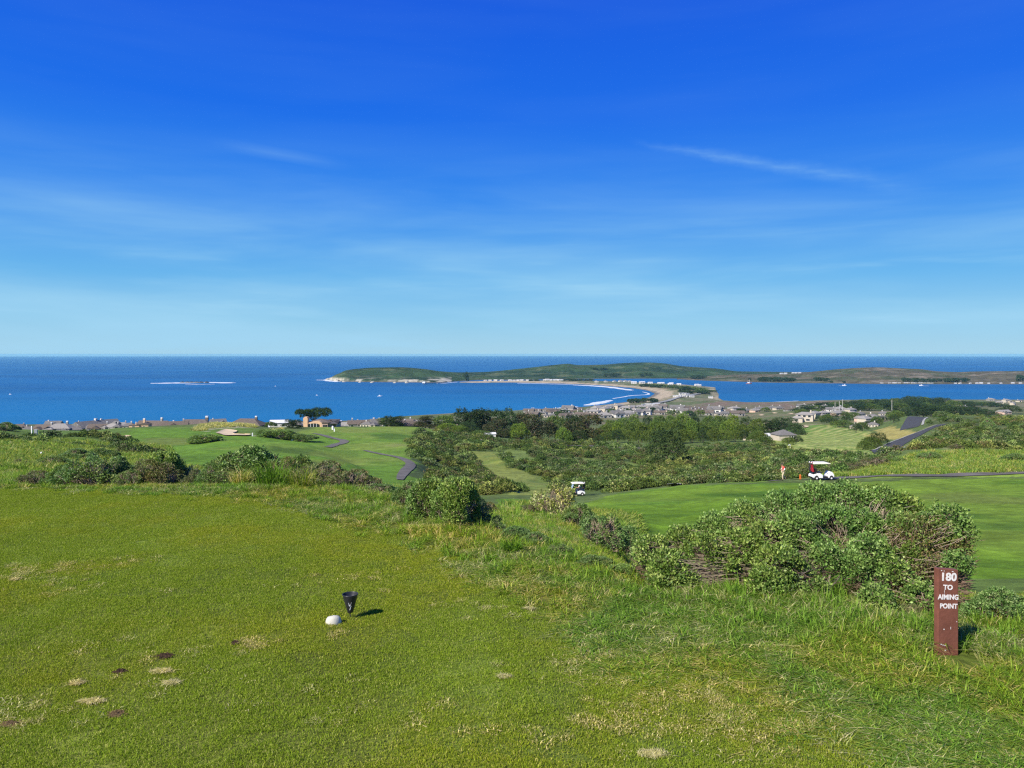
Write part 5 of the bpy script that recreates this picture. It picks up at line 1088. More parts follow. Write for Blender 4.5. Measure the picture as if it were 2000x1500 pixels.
house_proto('bungalow', 'white', 'white', [(-5, 5, -3, 3, 2.8, 1.5, False, 'x')], [], [(-2.5, .9, 1.5, 1.1, -3), (1.8, .9, 1.8, 1.1, -3)])
house_proto('bungalow_grey', 'white', 'light', [(-5, 3, -3, 3, 3.0, 1.7, True, 'x'), (3, 6, -2, 2.6, 2.6, 1.0, True, 'y')], [], [(-2.5, .9, 1.5, 1.1, -3), (1, .9, 1.5, 1.1, -3)])
house_proto('shed', 'white', 'white', [(-12, 12, -3, 3, 3.6, 1.2, False, 'x')], [], [(-8, 1, 2, 1.2, -3), (-3, 1, 2, 1.2, -3), (3, 1, 2, 1.2, -3), (8, 1, 2, 1.2, -3)])
house_proto('trailer', 'white', 'white', [(-4, 4, -1.4, 1.4, 2.9, .3, False, 'x')], [], [(-2, 1.2, 1.4, .8, -1.4), (1.5, 1.2, 1.4, .8, -1.4)])
house_proto('farm_wing', 'cream', 'grey', [(-5, 5, -5, 5, 3, 2.6, True, 'x')], [], [(1.2, .9, .9, 1.7, -5), (2.6, .9, .9, 1.7, -5), (4.0, .9, .9, 1.7, -5)])
house_proto('farm_long', 'cream', 'grey', [(-3.6, 3.6, -14, 14, 3, 2.2, True, 'y')], [(0, 13, 7.2, 1.3, True)], [(0, .9, 2, 1.4, -14)])
house_proto('green_roof', 'white', 'green', [(-7, 7, -4, 4, 4, 1.6, True, 'x')], [], [(-4, 1, 2, 1.5, -4), (0, 1, 2, 1.5, -4), (4, 1, 2, 1.5, -4)])
WCOL = dict(hip_a='cream', hip_b='grey', gable_a='white', gable_b='pink', low_brown='brown', two_storey='cream', grey_gable='grey', tan_flat='tan', bungalow='white', bungalow_grey='white')
RCOL = dict(hip_a='grey', hip_b='pale grey', gable_a='grey', gable_b='pale', low_brown='brown', two_storey='pale', grey_gable='brown', tan_flat='brown', bungalow='white', bungalow_grey='pale grey')
def house(key, pt, rz, scale, label, group, mirror=False):
    parts, W, zt = PROTO[key]; sc_ = (scale * (-1 if mirror else 1), scale, scale)
    o = empty('house', pt, rz, label, 'house', group, sc_); made = []
    for nm, me, par in parts: made.append(obj(nm, me, o if par is None else made[par]))
    if len(o['label'].split()) > 16: print('LONG', o['label'])
    return o
def at_top(px, top, h, y0, y1):
    ys = np.linspace(y0, y1, 400); x = (px - CX) / F * ys; rows = HY + (H - ground(x, ys) - h) / ys * F; k = int(np.argmin(abs(rows - top) + (ys - y0) * 1e-4)); return (float(x[k]), float(ys[k]), float(ground(x[k], ys[k])))
def row_top(items, where, group, y0, y1):
    items = sorted(items); 
    for k_, (px, top, wpx, key, rz) in enumerate(items):
        parts, W, zt = PROTO[key]; s_ = 1.0
        for _ in range(3):
            pt = at_top(px, top, zt * s_, y0, y1); s_ = min(1.5, max(.45, wpx / F * pt[1] / (W * (abs(math.cos(rz)) * .85 + .25))))
        house(key, pt, rz, s_, f'{WCOL.get(key, "white")} house, {RCOL.get(key, "green")} roof, {ORD[k_]} from left in {where}', group, mirror=(k_ % 2 == 1))
row_top([(62, 823, 38, 'hip_a', .3), (90, 824, 46, 'grey_gable', -.2), (118, 823, 50, 'hip_b', .1), (140, 825, 40, 'hip_a', .5), (172, 824, 34, 'gable_a', 1.2), (196, 826, 44, 'grey_gable', .2), (222, 823, 34, 'hip_b', -.4), (246, 824, 36, 'hip_a', .2),
         (268, 825, 34, 'tan_flat', .1), (300, 821, 62, 'grey_gable', -.1), (328, 824, 54, 'low_brown', .1), (345, 822, 44, 'grey_gable', .3), (385, 822, 112, 'low_brown', .05), (426, 818, 26, 'gable_a', .6), (486, 817, 74, 'low_brown', -.1), (546, 819, 36, 'bungalow', .2), (556, 824, 36, 'gable_a', .1), (588, 822, 34, 'gable_a', -.3)],
        'near row left of tan house', 'houses along the left shore', 290, 520)
row_top([(40, 828, 30, 'low_brown', .2), (105, 820, 30, 'gable_a', .2), (160, 821, 30, 'grey_gable', -.4), (210, 820, 26, 'gable_a', 1), (238, 822, 30, 'hip_b', .3), (330, 821, 34, 'bungalow', .1), (362, 820, 20, 'bungalow', .4), (408, 820, 30, 'hip_b', .2), (535, 820, 26, 'bungalow', -.2), (575, 818, 46, 'bungalow_grey', 0)],
        'lower row behind left shore roofs', 'houses along the left shore', 540, 760)
row_top([(652, 812, 32, 'gable_a', .3), (672, 810, 34, 'hip_b', 0), (690, 809, 32, 'two_storey', .3), (712, 808, 34, 'hip_a', .1), (733, 809, 34, 'green_roof', .1), (750, 810, 30, 'gable_a', .4), (770, 807, 34, 'hip_b', .2), (792, 806, 36, 'grey_gable', -.2), (812, 808, 30, 'gable_b', .3), (832, 808, 34, 'hip_a', .1), (856, 807, 36, 'bungalow_grey', .2), (878, 807, 34, 'gable_b', .1)],
        'shore row right of flat-topped cypress', 'houses along the middle shore', 480, 760)
row_top([(700, 820, 42, 'grey_gable', .3), (722, 818, 36, 'hip_a', -.3), (742, 817, 36, 'gable_a', .5), (708, 823, 30, 'gable_a', -.2), (785, 815, 30, 'low_brown', .8), (800, 817, 40, 'low_brown', .5)],
        'gabled cluster right of tan house', 'houses along the middle shore', 325, 470)
# the tan house in front, with its chimney tower and arched window
pt = gpt(645, 306); tz = pt[2]; sx_ = 306 / F
th = empty('tan_house', (pt[0], pt[1], tz - .6), 0, 'peach tan house with tall chimney tower and arched window at the end of the fairway', 'house', 'houses along the middle shore', (1, 1, .52))
X_ = lambda px: (px - 645) * sx_
def pbox(nm, x0, x1, y0, y1, z0, z1, m_, par=th): return MB().box(x0, x1, y0, y1, z0, z1).build(nm, m_, par)
b = MB(); xs0, xs1 = X_(603), X_(629); arch = [(xs0, 0), (xs0, 4.6)] + [(xs0 + (xs1 - xs0) * q, 4.6 + 1.1 * math.sin(q * 2.4)) for q in (.2, .4, .6, .8)] + [(xs1, 4.3), (xs1, 0)]
b.hexa([(x, -.3, z) for x, z in arch], [(x, 6, z) for x, z in arch]); b.build('wall', WALLS['tan'], th)
tower = pbox('chimney_tower', X_(593), X_(601.5), -.6, 2.4, -1, 8.3, WALLS['tan']); pbox('chimney_cap', X_(594.5), X_(600), -.2, 2.0, 8.32, 8.9, WALLS['tan'], tower)
pbox('wall', X_(601.6), X_(602.9), -.1, 3, -1, 5.2, WALLS['tan']); pbox('wall', xs1 + .02, X_(640), -.2, 7, -1, 3.9, WALLS['pink']); pbox('wall', X_(640) + .02, X_(656), 1.5, 9, -1, 3.6, WALLS['cream'])
roof_mesh(X_(600), X_(641), .6, 9, 4.6, 2.2, True, 'x').build('roof', ROOFS['brown'], th); roof_mesh(X_(638), X_(657), .8, 10, 3.75, 2.6, True, 'x').build('roof', ROOFS['dark'], th)
pbox('fascia', xs1, X_(641), -.45, -.25, 3.9, 4.15, ROOFS['brown'])
wf = MB(); cx_, w_, z0 = X_(613), 2.3, 1.3
ar = [(cx_ - w_, z0), (cx_ + w_, z0), (cx_ + w_, z0 + 1.7)] + [(cx_ + w_ * math.cos(a_), z0 + 1.7 + 1.0 * math.sin(a_)) for a_ in np.linspace(.3, 2.84, 7)] + [(cx_ - w_, z0 + 1.7)]
wf.hexa([(x, -.42, z) for x, z in ar], [(x, -.31, z) for x, z in ar]); wo_ = wf.build('arched_window', m_glass, th)
for k_ in (-1, 0, 1): pbox('mullion', cx_ + k_ * 1.15 - .07, cx_ + k_ * 1.15 + .07, -.5, -.43, z0, z0 + 2.6, m_trim, wo_)
for px in (632, 635, 638): wv = pbox('window', X_(px) - .25, X_(px) + .25, -.28, -.21, 1.3, 3.0, m_glass)
wv = pbox('window', X_(650) - .8, X_(650) + .8, 1.38, 1.49, 1.0, 3.0, m_glass)
pbox('plinth', xs0 + 2.4, X_(640), -.7, -.5, -1, .55, WALLS['red'])
# town behind the woods
def row_hit(pxs, rows, keys, where, group, wm=15.5):
    order = np.argsort(pxs)
    for k_, i in enumerate(order):
        key = keys[int(rt_.integers(0, len(keys)))]; pt = hit(float(pxs[i]), float(rows[i]), ymin=360); parts, W, zt = PROTO[key]
        house(key, pt, float(rt_.uniform(-.6, .9)), wm / W * float(rt_.uniform(.8, 1.15)), f'{WCOL.get(key, "white")} house, {RCOL.get(key, "green")} roof, {ORD[k_]} from left in {where}', group, mirror=rt_.random() < .5)
TK = ['hip_a', 'hip_b', 'grey_gable', 'gable_b', 'two_storey', 'gable_a', 'hip_a', 'grey_gable']
g_ = 'houses of the town behind the wood'
row_hit(np.linspace(1030, 1290, 14) + J(14, 3), np.interp(np.linspace(1030, 1290, 14), [1030, 1130, 1290], [806, 803, 798]), TK, 'the town row nearest the bay', g_)
row_hit(np.linspace(1060, 1400, 18) + J(18, 3), np.interp(np.linspace(1060, 1400, 18), [1060, 1200, 1400], [810, 806, 801.5]), TK, 'second town row behind wood', g_)
row_hit(np.linspace(1140, 1480, 17) + J(17, 3), np.interp(np.linspace(1140, 1480, 17), [1140, 1300, 1480], [814, 809, 805]), TK, 'third town row behind wood', g_)
row_hit(np.array([1040, 1075, 1105, 1150, 1180, 1205, 1232, 1350, 1380, 1410, 1440]), np.array([814, 815, 816, 818, 816, 815, 813, 810, 811, 812, 812]), TK, 'town row touching tree tops', g_)
row_hit(np.array([1450, 1475, 1488, 1505, 1520, 1540]), np.array([805, 801, 800, 799, 800, 803]), ['hip_a', 'gable_b', 'grey_gable', 'hip_a'], 'group above far green', 'houses of the village on the right', 13)
row_hit(np.array([1565, 1575, 1585, 1597, 1610, 1622, 1640, 1655]), np.array([797, 801, 798, 803, 800, 804, 803, 801]), ['two_storey', 'hip_b', 'gable_a', 'two_storey'], 'group below dark wood', 'houses of the village on the right', 10.5)
row_hit(np.array([1572, 1590, 1608, 1637, 1660, 1678, 1690, 1710, 1730]), np.array([823, 818, 815, 812, 809, 812, 824, 820, 812]), ['two_storey', 'gable_b', 'hip_a', 'two_storey', 'hip_b'], 'villas above striped fairway', 'houses of the village on the right', 13)
row_hit(np.array([1675, 1690, 1700]), np.array([837, 829, 834]), ['two_storey', 'gable_a', 'hip_a'], 'trio left of road', 'houses of the village on the right', 10)
row_hit(np.array([1868, 1882, 1935, 1952, 1965, 1978, 1990, 1960]), np.array([794, 797, 783, 790, 786, 791, 785, 809]), ['hip_a', 'hip_b', 'gable_b', 'two_storey'], 'hillside group at far right', 'houses of the village on the right', 11)
for px, Y, key, rz, s_, l in ((1530, 330, 'farm_wing', .15, .78, 'cream pavilion with pyramid roof and three windows beside the green wood'), (1486, 365, 'farm_long', .45, .7, 'long cream building with white chimney half hidden by the green wood'), (1508, 345, 'bungalow', .1, .6, 'low white link building between the pavilion and the long building')):
    house(key, gpt(px, Y), rz, s_, l, 'buildings by the striped fairway')
house('bungalow', gpt(957, 320), .2, .45, 'small white house wall showing between dark trees at the left of the wood', 'houses of the town behind the wood')
a_ = np.linspace(1045, 1490, 16) + J(16, 6)
for k_, px in enumerate(a_):
    pt_ = hit(float(px), float(np.interp(px, [1045, 1490], [811, 805]) + J(1, 2.5)[0]), ymin=400); tree(px, 0, HY + (H - pt_[2] - rt_.uniform(5, 8)) / pt_[1] * F, rt_.uniform(14, 22), ['distant_tree', 'distant_green'][k_ % 2], f'{ORD[k_]} dark tree from the left among the town roofs', 'trees in the town', pt=pt_)
for k_, (px, row) in enumerate([(1566, 808), (1580, 812), (1594, 808), (1600, 822), (1614, 826), (1626, 818), (1648, 812), (1652, 826), (1668, 820), (1672, 845), (1684, 842), (1700, 828), (1712, 832), (1722, 824), (1738, 818), (1745, 826)]):
    pt_ = hit(px, row, ymin=380); tree(px, 0, HY + (H - pt_[2] - rt_.uniform(4, 7)) / pt_[1] * F, rt_.uniform(16, 24), ['broadleaf', 'pine_dense'][k_ % 2], f'{ORD[k_]} garden tree from left among the villas', 'garden trees among the villas', pt=pt_)
# small pale houses far away
def far_houses(pxs, row, key, where, group, z=2.0, hf=None, wm=None, rz=None):
    for k_, px in enumerate(pxs):
        pt = hf(px, row) if hf else (lambda q: (q[0], q[1], max(z, float(ground(*q)))))(sea_xy(px, row)); W = PROTO[key][1]
        house(key, pt, float(rt_.uniform(-.4, .4)) if rz is None else rz, (wm or 11) * .72 / W * float(rt_.uniform(.85, 1.25)), f'tiny {"pale-roofed" if "grey" in key else "white"} building, {ORD[k_]} from the left in {where}', group)
far_houses([948, 957, 968, 980, 996, 1004, 1012, 1019, 1030], 745.8, 'bungalow', 'the left cluster on the thin outer spit', 'white houses on the outer spit')
far_houses([1064, 1069, 1076, 1083, 1090, 1097], 745.7, 'bungalow', 'the middle cluster on the thin outer spit', 'white houses on the outer spit', wm=13)
far_houses([1165, 1183, 1200, 1212, 1222, 1230], 749, 'bungalow_grey', 'the row right of the harbour gap', 'white houses on the sandspit', wm=14)
far_houses([1238, 1254, 1270, 1288, 1293, 1311], 752.5, 'bungalow', 'the row in front of the spit trees', 'white houses on the sandspit', wm=15)
far_houses([1309, 1326, 1361, 1366], 755, 'bungalow', 'the row right of the spit trees', 'white houses on the sandspit', wm=13)
far_houses([1319, 1325, 1334, 1338, 1351, 1388], 779, 'trailer', 'the scattered trailers on the dunes', 'white trailers on the dunes')
far_houses([1331, 1336, 1342], 774.5, 'trailer', 'the upper trailers on the dunes', 'white trailers on the dunes')
far_houses([1258, 1266, 1274, 1282, 1296], 796, 'trailer', 'the line of trailers under the dark clump', 'white trailers on the dunes')
far_houses([1722, 1738, 1747, 1756, 1769, 1775, 1783, 1789, 1798, 1806, 1813, 1820], 749.2, 'shed', 'the marina row across the harbour', 'white buildings of the marina', hf=hitB, wm=12)
far_houses([1866, 1875, 1895, 1908, 1916, 1931, 1955, 1978, 1993], 749.6, 'bungalow', 'the loose row right of the marina', 'white buildings of the marina', hf=hitB, wm=9)
far_houses([1526, 1534], 730.8, 'bungalow', 'the pair on the far ridge', 'buildings on the far ridge', hf=hitB, wm=15)
far_houses([1549, 1555, 1562], 729.3, 'bungalow', 'the white trio on the far ridge', 'buildings on the far ridge', hf=hitB, wm=12)

# ------------------------------------------------------------------ boats, pier, stakes, poles
m_wh = mat_plain('white_paint', (.80, .80, .80), .35, .04, 2, spec=.5); m_or = mat_plain('orange_stake', (.70, .16, .03), .6, .1, 5); m_red = mat_plain('red_hull', (.42, .12, .10), .6, .1, 2); m_wood = mat_plain('weathered_wood', (.20, .165, .13), .9, .25, 8)
def boat(px, row, L, hullm, label, mast=False, rz=0):
    x, y = sea_xy(px, row); o = empty('boat', (x, y, 0), rz, label, 'boat', 'boats on the water'); b = MB(); W = L * .3
    st = [(-.5, .85, 0), (-.2, 1, 0), (.2, .9, .02), (.42, .45, .08), (.5, .04, .14)]; V = []; Fs = []
    for s_, w_, sh in st: V += [(s_ * L, -w_ * W / 2, L * (.13 + sh)), (s_ * L * .95, -w_ * W * .3, -.3), (s_ * L * .95, w_ * W * .3, -.3), (s_ * L, w_ * W / 2, L * (.13 + sh))]
    for i in range(4): Fs += [(i * 4 + k, i * 4 + k + 1, i * 4 + k + 5, i * 4 + k + 4) for k in range(3)] + [(i * 4 + 3, i * 4, i * 4 + 4, i * 4 + 7)]
    Fs += [(0, 3, 2, 1), (16, 17, 18, 19)]; b.v, b.f = V, Fs; b.build('hull', hullm, o)
    MB().hexa([(-.25 * L, -W * .3, L * .13), (.12 * L, -W * .3, L * .13), (.12 * L, W * .3, L * .13), (-.25 * L, W * .3, L * .13)], [(-.22 * L, -W * .25, L * .32), (.04 * L, -W * .25, L * .32), (.04 * L, W * .25, L * .32), (-.22 * L, W * .25, L * .32)]).build('cabin', m_wh, o)
    MB().box(-.2 * L, .05 * L, -W * .26, W * .26, L * .2, L * .26).build('cabin_window', m_glass, o)
    if mast: MB().tube([(.06 * L, 0, L * .13), (.06 * L, 0, L * .8)], L * .012, 6).build('mast', m_wh, o); MB().tube([(-.4 * L, 0, L * .45), (.06 * L, 0, L * .62)], L * .01, 6).build('boom', m_wh, o)
    return o
boat(742, 774.5, 9, m_wh, 'white motor boat lying alone in the middle of the bay', rz=.3); boat(619, 772.2, 4, m_wh, 'tiny white boat left of the headland tip in the bay'); boat(20, 770.5, 5, m_wh, 'tiny white boat far left on the open sea')
boat(1649, 753.5, 10, m_wh, 'white boat moving on the harbour below the dark grove', rz=3.1); boat(1799, 753.6, 10, m_wh, 'white boat with a wake in front of the marina', rz=3.2); boat(1463, 750.0, 16, m_red, 'reddish fishing boat with masts near the harbour mouth', True, .2)
boat(538, 754.5, 4, m_wh, 'tiny white speck of a boat midway between reef and headland')
foam('wake', Sx([(1802, 753.7), (1808, 753.7), (1814, 753.8)]), 5, 'short white wake behind the boat at the marina', .2); foam('wake', Sx([(1638, 753.4), (1643, 753.4), (1647, 753.5)]), 5, 'short wake behind the harbour boat', .2)
q0, q1 = sea_xy(827, 750.6), sea_xy(872, 747.6); pr = empty('pier', (0, 0, 0), 0, 'long low jetty reaching out from the headland beach', 'pier')
dx, dy = q1[0] - q0[0], q1[1] - q0[1]; ln = math.hypot(dx, dy); nx_, ny_ = -dy / ln * 2.5, dx / ln * 2.5
MB().hexa([(q0[0] - nx_, q0[1] - ny_, 2.4), (q1[0] - nx_, q1[1] - ny_, 2.4), (q1[0] + nx_, q1[1] + ny_, 2.4), (q0[0] + nx_, q0[1] + ny_, 2.4)], [(q0[0] - nx_, q0[1] - ny_, 3.2), (q1[0] - nx_, q1[1] - ny_, 3.2), (q1[0] + nx_, q1[1] + ny_, 3.2), (q0[0] + nx_, q0[1] + ny_, 3.2)]).build('deck', m_wood, pr)
for k_ in range(14): s_ = k_ / 13; MB().box(q0[0] + dx * s_ - .5, q0[0] + dx * s_ + .5, q0[1] + dy * s_ - .5, q0[1] + dy * s_ + .5, -1, 2.4).build('pile', m_wood, pr)
MB().hexa([(q0[0] - 3, q0[1] - 3, 3.2), (q0[0] + 5, q0[1] - 3, 3.2), (q0[0] + 5, q0[1] + 3, 3.2), (q0[0] - 3, q0[1] + 3, 3.2)], [(q0[0] - 2, q0[1] - 3, 7), (q0[0] + 4, q0[1] - 3, 7), (q0[0] + 4, q0[1] + 3, 7), (q0[0] - 2, q0[1] + 3, 7)]).build('light_hut', m_wh, pr)
def stake(px, row, hpx, wpx, m_, label, Y=None, name='marker_stake', group='marker stakes on the course', cap=True):
    p_ = gpt(px, Y) if Y else hit(px, row, 12); h_ = hpx / F * p_[1]; w_ = max(.06, wpx / F * p_[1]); o = empty(name, p_, rng.uniform(-.3, .3), label, 'stake', group)
    MB().box(-w_ / 2, w_ / 2, -w_ / 2, w_ / 2, -.1, h_).build('post', m_, o)
    MB().hexa([(-w_ / 2, -w_ / 2, h_), (w_ / 2, -w_ / 2, h_), (w_ / 2, w_ / 2, h_), (-w_ / 2, w_ / 2, h_)], [(-w_ / 5, -w_ / 5, h_ + w_ * .5), (w_ / 5, -w_ / 5, h_ + w_ * .5), (w_ / 5, w_ / 5, h_ + w_ * .5), (-w_ / 5, w_ / 5, h_ + w_ * .5)]).build('tip', m_, o)
stake(81, 893, 9, 2.6, m_wh, 'white stake on the left hillside above the dark shrubs'); stake(424, 859, 5.5, 1.8, m_wh, 'white stake beside the flat shrub on the left fairway'); stake(493, 852, 5.5, 2, m_wh, 'leaning white stake right of the tan bunker')
stake(571, 861, 7, 3.8, m_wh, 'white marker block on the mound left of the path'); stake(650, 839, 5.5, 3, m_wh, 'white post in front of the tan house, left of two'); stake(653, 843, 5, 1.8, m_wh, 'white stake in front of the tan house, right of two')
stake(62, 847, 14, 1.6, m_wh, 'thin pale post beside the grey utility box'); stake(1542, 874, 4, 3.6, m_wh, 'yellowish-white marker on the striped fairway'); stake(1649, 888, 5, 1.8, m_wh, 'small white stake at the lower end of the striped fairway')
stake(1255, 959, 8, 2.2, m_or, 'orange stake at the far edge of the fairway left of the rock', Y=93); stake(1563, 936, 8, 2.4, m_or, 'orange stake between the walking golfer and the golf cart', Y=84)
p_ = hit(70, 849, 12); s_ = p_[1] / F; ub = empty('utility_box', p_, .2, 'grey metal utility box on the left hillside below the houses', 'utility box'); MB().box(-2.6 * s_, 2.6 * s_, -2 * s_, 2 * s_, -.2, 9 * s_).build('cabinet', mat_plain('galvanised', (.36, .38, .40), .5, .1, 2, metal=.3), ub); MB().box(-2.9 * s_, 2.9 * s_, -2.3 * s_, 2.3 * s_, 9 * s_, 9.8 * s_).build('lid', mat_plain('galvanised_lid', (.5, .52, .54), .5, .1, 2), ub)
for px, t_, b_, l in ((1631, 785, 795, 'leftmost of three pale poles before the dark wood'), (1639.5, 783.5, 794, 'middle of three pale poles before the dark wood'), (1645.5, 780, 793, 'rightmost of three pale poles before the dark wood'), (1742, 781, 791, 'single pole right of the three before the dark wood')):
    Y = 780; x, y, z = gpt(px, Y); o = empty('utility_pole', (x, y, z), 0, l, 'pole', 'poles by the dark wood'); top = H - (t_ - HY) / F * Y - z; MB().tube([(0, 0, -.5), (0, 0, top)], [.22, .17], 8).build('pole', mat_plain('pale_pole', (.5, .5, .46), .8, .1, 1), o); MB().box(-1.5, 1.5, -.12, .12, top - 1.4, top - 1.1).build('cross_arm', m_wood, o)

# ------------------------------------------------------------------ things on the tee
PT = lambda px, py: hit(px, py)
mk_black = mat_plain('black_plastic', (.022, .023, .026), .38, .15, 20, spec=.5)
p_ = PT(684, 1208); s_ = p_[1] / F
fn = empty('tee_funnel', p_, 0, 'black funnel-shaped tee holder on a thin spike, standing on the turf', 'tee holder')
pf = [(5.2, 12.0), (5.4, 12.4), (15.2, 47.0), (15.4, 48.2), (14.7, 48.4), (14.4, 47.0), (4.6, 13.6), (0.05, 13.2)]
b = MB().lathe([(r * s_, z * s_) for r, z in [(0.05, 11.8)] + pf], 40); b.build('cone', mk_black, fn, smooth=True)
MB().tube([(0, 0, -.02), (0, 0, 13 * s_)], [.7 * s_, 1.0 * s_], 8).build('spike', mk_black, fn)
def cone_decal(pts, nm):                                   # flat print wrapped on the cone; pts = (angle, height)
    b_ = MB(); q = []
    for a_, z in pts: r = (5.4 + (z - 12.4) / 34.6 * 9.8 + .12) * s_; q.append((r * math.sin(a_), -r * math.cos(a_), z * s_))
    b_.face(q); return b_.build(nm, m_wh, fn)
cone_decal([(-.02, 34.5), (-.10, 34.3), (-.02, 27.0), (.08, 26.5), (.26, 29.0), (.42, 34.5)], 'print')
cone_decal([(.30, 27.0), (.48, 27.6), (.16, 18.5), (-.02, 18.8)], 'print')
p_ = PT(651, 1218); s_ = p_[1] / F
st_ = MB(); n = 28; prof = [(.2, 15.5), (6, 15.2), (10.5, 13.6), (13.2, 10), (14.6, 5), (14.9, 1), (14.4, -2)]
for r, z in prof:
    for k in range(n):
        a_ = 2 * math.pi * k / n; q = r * (1 + .05 * math.sin(2 * a_ + .6) + .03 * math.sin(3 * a_)); st_.v.append((q * math.cos(a_) * s_, q * .8 * math.sin(a_) * s_, (z + (1.2 if z > 9 else 0) * math.cos(a_ + 1)) * s_))
st_.f = [(i * n + k, i * n + (k + 1) % n, (i + 1) * n + (k + 1) % n, (i + 1) * n + k) for i in range(len(prof) - 1) for k in range(n)] + [tuple(range(n))]
o = st_.build('tee_marker_stone', mat_plain('white_stone', (.50, .48, .40), .7, .06, 25, .1), None, smooth=True); o.location = p_; tag(o, 'rounded off-white painted stone on the turf just left of the black funnel', 'tee marker')
# the sign board
gx_, gy_, gz_ = PT(1848, 1278); s_ = gy_ / F; m_brd = mat_plain('sign_brown', (.17, .062, .040), .65, .18, 9, .15); m_let = mat_plain('sign_letter_white', (.72, .68, .66), .7, .12, 60)
sg = empty('sign_post', (gx_, gy_, gz_), .10, 'reddish-brown wooden board standing in the rough, lettered in white', 'sign')
wd, hh = 21.0 * s_, 168 * s_; bd = MB().hexa([(-wd, -6 * s_, -.04), (wd, -6 * s_, -.04), (wd, 7 * s_, -.04), (-wd, 7 * s_, -.04)], [(-wd, -6 * s_, hh + 1.5 * s_), (wd, -6 * s_, hh - 2.5 * s_), (wd, 7 * s_, hh - 2.5 * s_), (-wd, 7 * s_, hh + 1.5 * s_)]); bd.build('board', m_brd, sg, bevel=.003)
FN = bpy.data.fonts.load('<builtin>') if False else None
def text(word, cxp, zc, size, bold, wfac):
    """white painted word on the board, measured in photo pixels up from its foot"""
    cu = bpy.data.curves.new(word, 'FONT'); cu.body = word; cu.align_x = 'CENTER'; cu.align_y = 'CENTER'; cu.size = size * s_; cu.extrude = .0006; cu.offset = bold * s_; cu.space_character = 1.03
    tmp = bpy.data.objects.new('tmp', cu); dg = bpy.context.evaluated_depsgraph_get(); COL.objects.link(tmp); dg.update(); me = bpy.data.meshes.new_from_object(tmp.evaluated_get(dg)); bpy.data.objects.remove(tmp)
    o = obj('lettering', me, sg, (m_let,)); o.rotation_euler = (R(90), R(3.2), 0); o.scale = (wfac, 1, 1); o.location = (cxp * s_, -6 * s_ - .0012, zc * s_); return o
text('180', .3, 152, 21, .75, 1.05); text('TO', -.6, 132, 13, .45, 1.05); text('AIMING', 0, 113, 13, .45, .92); text('POINT', .6, 95.5, 13, .42, .92)
for cx_, zc, a, b_ in ((-9, 51, 1.3, 1.4), (5, 53, .6, 3.0), (17.5, 65, .9, .9), (-15, 22, 1.8, 1.2), (-11, 20.5, 1.0, 1.6), (-7, 19.5, 1.6, .8), (-6, 10.5, 2.0, .9), (-14, 165.5, 1.4, 1), (9, 163.0, 2.2, 1), (-8.5, 164.5, 1, 1), (-8, 124, .4, 4.5)):
    MB().face([((cx_ + a * math.cos(t_) * (1 + .3 * math.sin(3 * t_))) * s_, -6 * s_ - .0010, (zc + b_ * math.sin(t_)) * s_) for t_ in np.linspace(0, 2 * math.pi, 8)[:-1]]).build('paint_chip', m_let, sg)
